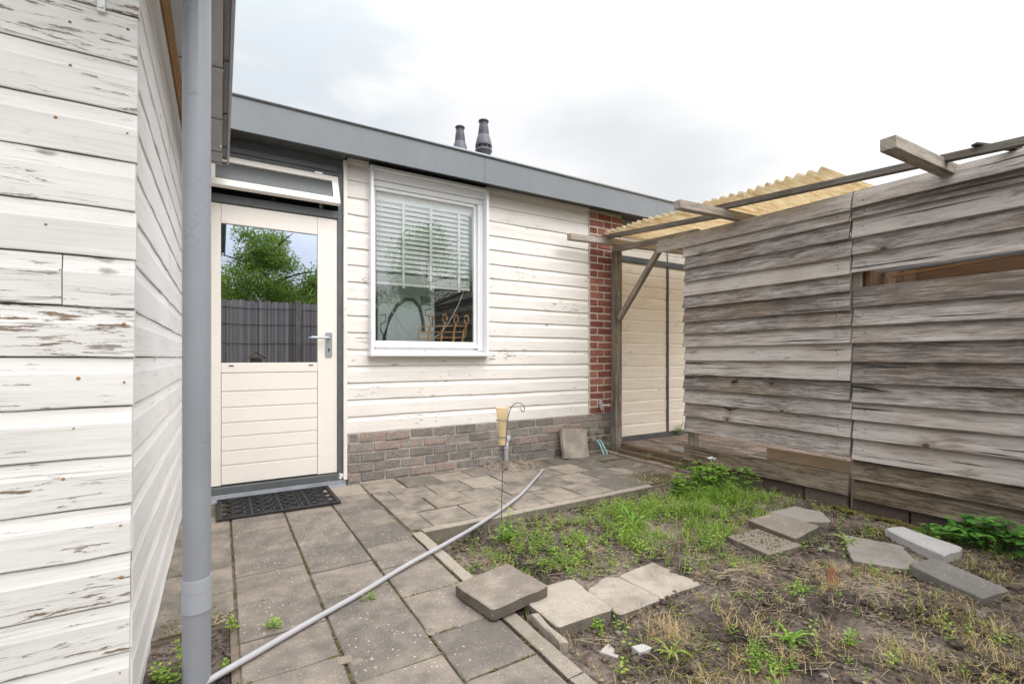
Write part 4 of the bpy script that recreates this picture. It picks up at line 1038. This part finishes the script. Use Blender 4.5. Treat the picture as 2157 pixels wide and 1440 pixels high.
# bramble at right fence, and the one before the kick board
def bramble(cx, cy, rx, ry, h, n, L, label, mat='leaf_deep'):
    m = MB()
    for i in range(n):
        a = U(0, 6.28); q = math.sqrt(rng.random()); x, y = cx+rx*q*math.cos(a), cy+ry*q*math.sin(a)
        z0 = soil_z(x, y); zz = z0+h*(1-.6*q*q)*U(.45, 1.1)
        x = min(x, XF-.05) if zz > .04 else x
        m.tube([(x+U(-.05, .05), y+U(-.05, .05), z0-.01), (x, y, zz)], .0014, 4, .2, False)
        az = U(0, 6.28); ll = L*U(.7, 1.15)
        for da, s in ((0, 1), (1.25, .8), (-1.25, .8)):
            t = az+da; d = Vector((math.cos(t), math.sin(t), U(-.25, .3))).normalized(); s1 = Vector((-d.y, d.x, 0)).normalized(); up = d.cross(s1)*-1
            b = Vector((x, y, zz)); sd = rng.random(); l = ll*s
            P = [b+d*l*u+s1*(l*.62*wd)+Vector((0, 0, abs(wd)*l*.16-l*.10*u*u)) for u, wd in ((.08, 0), (.25, .40), (.55, .52), (.82, .30), (1.02, 0), (.82, -.30), (.55, -.52), (.25, -.40))]
            c1 = b+d*l*.55-Vector((0, 0, l*.04)); 
            for i2 in range(8):
                m.face([P[i2], P[(i2+1) % 8], c1], None, sd, True)
    return m.build('bramble', M[mat], label=label, cat='bramble')
bramble(3.60, .86, .18, .30, .19, 110, .060, 'dense bright green bramble with broad leaves at the foot of the fence')
bramble(3.42, 1.10, .05, .05, .10, 7, .045, 'small bramble shoot behind the pale stone kerb', 'leaf')
bramble(3.26, 2.44, .33, .22, .21, 170, .048, 'leafy bramble clump before the low kick board of the fence', 'leaf')
bramble(3.52, 2.22, .08, .10, .22, 26, .042, 'loose bramble stem leaning on the dark footing blocks', 'leaf')
bush(3.16, 2.30, .22, .13, 60, .035, .018, 'low leafy weed clump in front of the bramble', 'leaf')
# yarrow head
m = MB(); m.tube([(3.50, 2.56, 0), (3.51, 2.56, .20)], .002, 5, .3)
for q in range(24): m.blob((3.51+U(-.03, .03), 2.56+U(-.03, .03), .205+U(-.004, .006)), .006, .9)
m.build('white_flower', M['pvc_white'], label='flat white flower head above the bramble clump', cat='flower')

def gauss(x, y, cx, cy, sx, sy): return math.exp(-((x-cx)/sx)**2-((y-cy)/sy)**2)
def inslab(x, y):
    for x0, x1, y0, y1 in ((.88, 1.19, 1.65, 1.95), (1.08, 1.87, 1.41, 1.72), (2.46, 2.8, 1.43, 1.73), (2.75, 3.05, 1.49, 1.77), (3.08, 3.35, 1.55, 1.79), (2.8, 3.1, 1.02, 1.33), (2.76, 3.05, .72, .95), (3.18, 3.4, .95, 1.2)):
        if x0 < x < x1 and y0 < y < y1: return True
    return False
def scatter(n, dens, fn, off=0., x0=1.04, x1=3.72, y0=.35, y1=2.68):
    k = 0; tries = 0
    while k < n and tries < n*40:
        tries += 1; x, y = U(x0, x1), U(y0, y1)
        if rng.random() < dens(x, y)*max(.05, min(1, .42+2.2*fbm(x+5, y+off, 4.2))) and not inslab(x, y): fn(x, y, soil_z(x, y)); k += 1
# grass
m = MB()
def dg(x, y): return min(1, .95*gauss(x, y, 3.05, 2.15, .40, .33)+.55*gauss(x, y, 2.45, 1.95, .45, .28)+.12*gauss(x, y, 1.9, 2.2, .5, .35)+.25*gauss(x, y, 2.45, 1.60, .2, .16)+.015)
def fg(x, y, z):
    k = dg(x, y)
    for _ in range(4): blade(m, (x+U(-.012, .012), y+U(-.012, .012), z-.003), U(0, 6.28), U(.03, .075)+.085*k*rng.random(), U(.0022, .0046), U(.2, .9))
scatter(1050, dg, fg)
m.build('grass', M['grass'], kind='stuff')
# chickweed cover
m = MB()
def dc(x, y): return min(1, .9*gauss(x, y, 1.42, 2.10, .28, .24)+.55*gauss(x, y, 1.72, 1.98, .25, .20)+.35*gauss(x, y, 1.15, 2.25, .15, .22)+.45*gauss(x, y, 2.1, 2.3, .6, .28)+.30*gauss(x, y, 2.7, 2.0, .5, .4)+.02)
scatter(950, dc, lambda x, y, z: sprig(m, x, y, z, U(.018, .055), 6, .015, .009, .5))
m.build('chickweed', M['leaf_light'], kind='stuff')
# broad leaved weeds among the grass
m = MB()
def dw(x, y): return min(1, .9*gauss(x, y, 3.0, 2.25, .42, .30)+.5*gauss(x, y, 2.2, 2.35, .5, .22)+.35*gauss(x, y, 2.5, 1.9, .3, .2)+.4*gauss(x, y, 1.75, 2.0, .25, .2)+.03)
scatter(520, dw, lambda x, y, z: sprig(m, x, y, z, U(.03, .11), 8, U(.018, .034), U(.009, .016), .35), 2.)
m.build('leafy_weeds', M['leaf_light'], kind='stuff')
# dry yellow grass tufts in the foreground
m = MB()
def dd(x, y): return min(1, .8*gauss(x, y, 1.50, 1.18, .26, .16)+.5*gauss(x, y, 1.3, 1.0, .2, .2)+.55*gauss(x, y, 2.55, 1.08, .25, .12)+.55*gauss(x, y, 2.5, .68, .4, .14)+.5*gauss(x, y, 3.15, .68, .25, .12)+.45*gauss(x, y, 2.85, 1.9, .25, .12)+.35*gauss(x, y, 1.6, .8, .3, .15)+.05)
def fd(x, y, z):
    for _ in range(5): blade(m, (x+U(-.014, .014), y+U(-.014, .014), z-.003), U(0, 6.28), U(.02, .07), U(.0012, .0024), U(.3, 1.3))
scatter(1150, dd, fd, 7.)
m.build('dry_grass', M['dry'], kind='stuff')
# yellow green moss and creeping cover in the foreground right
m = MB()
def dm(x, y): return min(1, .8*gauss(x, y, 2.6, .66, .45, .12)+.6*gauss(x, y, 3.3, .75, .3, .2)+.4*gauss(x, y, 1.45, 1.15, .3, .2)+.3*gauss(x, y, 2.9, 1.75, .25, .1)+.4*gauss(x, y, 3.35, 1.35, .2, .15))
scatter(1500, dm, lambda x, y, z: sprig(m, x, y, z, U(.006, .02), 5, .009, .006, .8))
m.build('moss_cover', leafmat('yellow_moss', (.20, .17, .045), (.27, .25, .07), (.20, .25, .06)), kind='stuff')
# straw
m = MB()
def fs(x, y, z):
    L = U(.03, .15); a = rng.gauss(-.5, .7); b = U(-.4, .4); pts = []
    for i in range(4):
        t = i/3-.5; q = a+b*t; px, py = x+L*t*math.cos(q), y+L*t*math.sin(q); pts.append((px, py, soil_z(px, py)+.004+U(0, .006)))
    m.tube(pts, U(.0005, .0011), 4, rng.random(), False)
def ds(x, y): return min(1, .9*gauss(x, y, 2.2, 1.40, .35, .15)+.5*gauss(x, y, 2.45, 1.2, .4, .2)+.35*gauss(x, y, 2.3, 1.8, .5, .2)+.10)
scatter(1400, ds, fs)
m.build('straw', M['straw'], kind='stuff')
m = MB()
def fl(x, y, z): leaf(m, (x, y, z+.006), (U(-1, 1), U(-1, 1), U(-.2, .4)), U(.008, .028), U(.006, .016))
scatter(1300, lambda x, y: .5, fl, 3.)
m.build('leaf_litter', leafmat('dead_leaf', (.16, .075, .035), (.26, .16, .085), (.40, .28, .16), .1), kind='stuff')
# clods and grit
m = MB()
def fc(x, y, z): r = min(.028, .0028+rng.expovariate(1/.0052)); m.blob((x, y, z+r*.2), r, rng.random(), .75, 5)
scatter(7500, lambda x, y: .35+.5*gauss(x, y, 2.75, .60, .6, .25), fc)
for a, b in SKIRT:
    for _ in range(5):
        t = rng.random(); x, y = a[0]+(b[0]-a[0])*t+rng.gauss(0, .009), a[1]+(b[1]-a[1])*t+rng.gauss(0, .009); r = min(.016, .003+rng.expovariate(1/.005))
        if x > 1.08 and not (1.36 < x < 1.62 and 1.40 < y < 1.70): m.blob((x, y, soil_z(x, y)+r*.2), r, rng.random(), .75, 5)
for _ in range(420):
    x, y = U(-.22, .05), U(1.6, 2.2); r = min(.014, .002+rng.expovariate(1/.004)); m.blob((x, y, patch_z(x, y)+r*.3), r, rng.random(), .8, 5)
m.build('soil_clods', M['soil'], kind='stuff')
m = MB()
for _ in range(420):
    x, y = U(2.05, 2.74), U(3.76, 4.08); r = .003+rng.expovariate(1/.005); m.blob((x, y, mound_z(x, y)+r*.2), min(r, .02), 0, .7, 5)
m.build('sand_clods', M['mound'], kind='stuff')
m = MB()
scatter(300, lambda x, y: .4, lambda x, y, z: m.blob((x, y, z+.003), U(.0018, .0055), rng.random(), .6, 5))
m.build('grit', M['slab'], kind='stuff')
# moss and sprouts in the paving joints
m = MB(); ms = MB()
def joint(xa, ya, xb, yb, n, r=.005):
    for _ in range(n):
        t = rng.random(); x, y = xa+(xb-xa)*t+rng.gauss(0, .003), ya+(yb-ya)*t+rng.gauss(0, .003)
        if fbm(x, y, 5) > -.05: m.blob((x, y, -.004), U(.4, 1.2)*r, rng.random(), .6, 5)
        if rng.random() < .05: blade(ms, (x, y, -.003), U(0, 6), U(.01, .03), .0016, .6)
for x in (.366, .674): joint(x, 1.2, x, 3.7, 420)
joint(.052, 2.2, .052, 3.5, 200); joint(.966, 1.2, .966, 2.7, 300); joint(.975, 2.75, .975, 4.0, 120)
for y, a, b in ((1.765, .06, .36), (1.89, .37, .67), (2.332, .06, .36), (1.58, .37, .67), (2.195, .37, .67), (1.41, .68, .96), (1.71, .68, .96), (2.04, .68, .96), (2.985, .68, .96), (2.968, .06, .36)): joint(a, y, b, y, 60)
for y in (2.80, 3.123, 3.432, 3.74): joint(1.0, y, 3.5, y, 420, .005)
joint(1.0, 2.79, 3.2, 2.79, 500, .008)
for _ in range(700):
    x = rng.gauss(3.20, .13); y = rng.gauss(2.93, .10)
    m.blob((x, y, -.001), U(.003, .009), rng.random(), .4, 5)
for _ in range(300):
    x = U(3.22, 3.6); y = 3.66+rng.gauss(0, .012); m.blob((x, y, 0), U(.003, .008), rng.random(), .4, 5)
for _ in range(420):
    x = U(-.2, .045); y = 2.30+rng.gauss(0, .05)-.05; m.blob((x, max(2.21, y), .0), U(.002, .007), rng.random(), .4, 5)
for _ in range(700):
    y = U(1.05, 1.72); x = 3.715+rng.gauss(0, .02); m.blob((x, y, soil_z(x, y)+.02), U(.005, .014), rng.random(), .6, 6)
for _ in range(260):
    x = 2.6+U(-.1, .2); y = 1.56+U(-.1, .14); m.blob((x, y, .02), U(.002, .005), rng.random(), .4, 5)
m.build('moss', M['joint_moss'], kind='stuff')
for _ in range(80):
    x, y = U(1.02, 3.1), 2.785+rng.gauss(0, .008); blade(ms, (x, y, -.01), U(0, 6), U(.015, .05), .0018, .5)
ms.build('grass', M['grass'], kind='stuff')

# debris
m = MB(); m.box(1.255, 1.315, 1.205, 1.245, -.035, .012, None, .9, None, .004); m.build('brick_chunk', M['slab_stone'], bevel=.004, label='small white painted brick chunk in the dry grass', cat='rubble')
def shard(label, pts, z, th, mat, name, cat):
    m = MB(); tile_block(m, pts, z, th, .5, .002, (.05, .08), .002); m.build(name, M[mat], label=label, cat=cat)
shard('pointed splinter of grey wood on the soil beside the flat slab', [(1.165, 1.31), (1.20, 1.255), (1.215, 1.26), (1.225, 1.33)], -.01, .008, 'grey_wood', 'wood_splinter', 'wood')
shard('flat rotten red brown wood piece on the soil', [(2.43, 1.14), (2.47, 1.11), (2.60, 1.20), (2.57, 1.225)], -.002, .012, 'red_wood', 'wood_splinter', 'wood')
shard('flat grey stone flake beside the moss covered slab', [(2.80, 1.36), (2.86, 1.31), (2.91, 1.36), (2.85, 1.40)], -.003, .012, 'slab_grey', 'stone_flake', 'stone')
for lab, x, y, r in (('round grey pebble beside the end of the flat slab', 1.305, 1.36, .013), ('grey pebble beside the lone dandelion rosette', 2.17, 1.13, .017), ('grey pebble in the weeds of the bed', 2.52, 2.45, .018), ('light pebble at the bottom of the bed near the groundsel', 1.72, .82, .015)):
    m = MB(); m.blob((x, y, soil_z(x, y)+r*.4), r, .6, .75, 8); m.build('pebble', M['slab_grey'], label=lab, cat='stone')
m = MB()
for q in range(40): x, y = 1.14+U(-.05, .05), 2.02+U(-.03, .03); m.blob((x, y, soil_z(x, y)+.008), U(.004, .012), rng.random(), .6, 5)
m.build('brick_crumbs', M['rust'], kind='stuff')
m = MB(); m.blob((.37, 1.72, .0), .03, 0, .12, 10); m.blob((.40, 1.69, 0), .025, 0, .12, 10); m.blob((.685, 1.725, 0), .026, 0, .1, 9); m.build('sand_heap', M['mound'], kind='stuff')

# ================================================================== BEHIND THE VIEWER (mirrored in the panes)
m = MB(); rr = random.Random(5); x = -3.6
rf_ = thing('reed_fence', 'weathered grey reed screen fence mirrored in the door glass', 'fence')
YR = -1.75
while x < 9:
    r = rr.uniform(.004, .007); h = 2.08+rr.uniform(-.03, .03); k = rr.random(); y = YR+rr.uniform(-.005, .005)
    m.face([(x-r, y, 0), (x-r, y, h), (x, y+r, h), (x, y+r, 0)], None, k); m.face([(x, y+r, 0), (x, y+r, h), (x+r, y, h), (x+r, y, 0)], None, k)
    x += r*1.75
m.build('reeds', M['reed'], rf_)
m = MB(); m.box(-3.6, 9, YR-.02, YR-.01, 0, 2.0); m.build('backing', M['brown_wood'], rf_)
m = MB()
for z in (.25, .6, .95, 1.3, 1.65, 1.95): m.tube([(-3.6+.4*i, YR+.012, z+.012*math.sin(i*1.7)) for i in range(32)], .004, 5)
m.build('binding_wire', M['black'], rf_)
for x in (1.22, 3.2, 5.2):
    m = MB(); m.box(x, x+.09, YR+.012, YR+.09, 0, 2.14, 2); m.build('post', M['beam_wood'], rf_)
def tree(x, y, h, r, n, label, z0=1.2, ls=.12):
    t = thing('garden_tree', label, 'tree', 'trees behind the reed fence')
    m = MB(); m.tube([(x, y, -.1), (x+.05, y, h*.35), (x-.04, y+.05, h*.7), (x, y, h*.95)], .09, 8, .5, False, .15)
    for q in range(12):
        a = q*2.4; zz = h*(.3+.05*q); m.tube([(x, y, zz), (x+math.cos(a)*r*.4, y+math.sin(a)*r*.4, zz+.25), (x+math.cos(a)*r*.8, y+math.sin(a)*r*.8, zz+.35)], .03, 6, .5, False, .2)
    m.build('trunk', M['bark'], t)
    m = MB(); cl = []
    for q in range(60):
        a = U(0, 6.28); f = rng.random()**1.25; zz = z0+(h-z0)*f; rad = r*(1-.72*f**1.6)*math.sqrt(rng.random())
        cl.append((x+math.cos(a)*rad, y+math.sin(a)*rad, zz, U(.28, .5)*r*.62))
    for q in range(n):
        c = rng.choice(cl); d = Vector((rng.gauss(0, 1), rng.gauss(0, 1), rng.gauss(0, .6))); d = d.normalized()*c[3]*rng.random()**.4
        leaf(m, Vector(c[:3])+d, (d.x+U(-.4, .4), d.y+U(-.4, .4), U(-.4, .6)), ls*U(.6, 1.2), ls*.42)
    m.build('crown', M['tree1'], t)
tree(.9, -3.6, 3.8, 1.5, 36000, 'broad green tree over the reed fence, mirrored in the door pane', .9, .085)
tree(-.5, -4.3, 3.2, 1.5, 14000, 'lower bushy tree at the left behind the reed fence', 1.0)
tree(2.1, -3.9, 3.1, 1.3, 14000, 'low round tree behind the reed fence between two taller ones', 1.0)
tree(5.0, -4.6, 4.5, 1.9, 17000, 'tall tree mirrored in the middle of the window pane', 1.0, .13)
tree(7.6, -4.2, 4.4, 1.9, 14000, 'tall dark tree mirrored at the right edge of the window', 1.0, .13)
bh = thing('bird_house', 'small wooden gabled bird house on a pole, mirrored at the bottom of the door pane', 'bird house')
bx, by = .50, -.75
m = MB(); m.beam((bx, by, 1.13), (bx-.14, by, 1.03), .18, .012); m.beam((bx, by, 1.13), (bx+.14, by, 1.03), .18, .012); m.build('roof', M['brown_wood'], bh)
m = MB(); m.box(bx-.08, bx+.08, by-.07, by+.07, .90, 1.04); m.build('box', M['brown_wood'], bh)
m = MB(); m.box(bx-.02, bx+.02, by-.02, by+.02, -.05, .90, 2); m.build('pole', M['beam_wood'], bh)
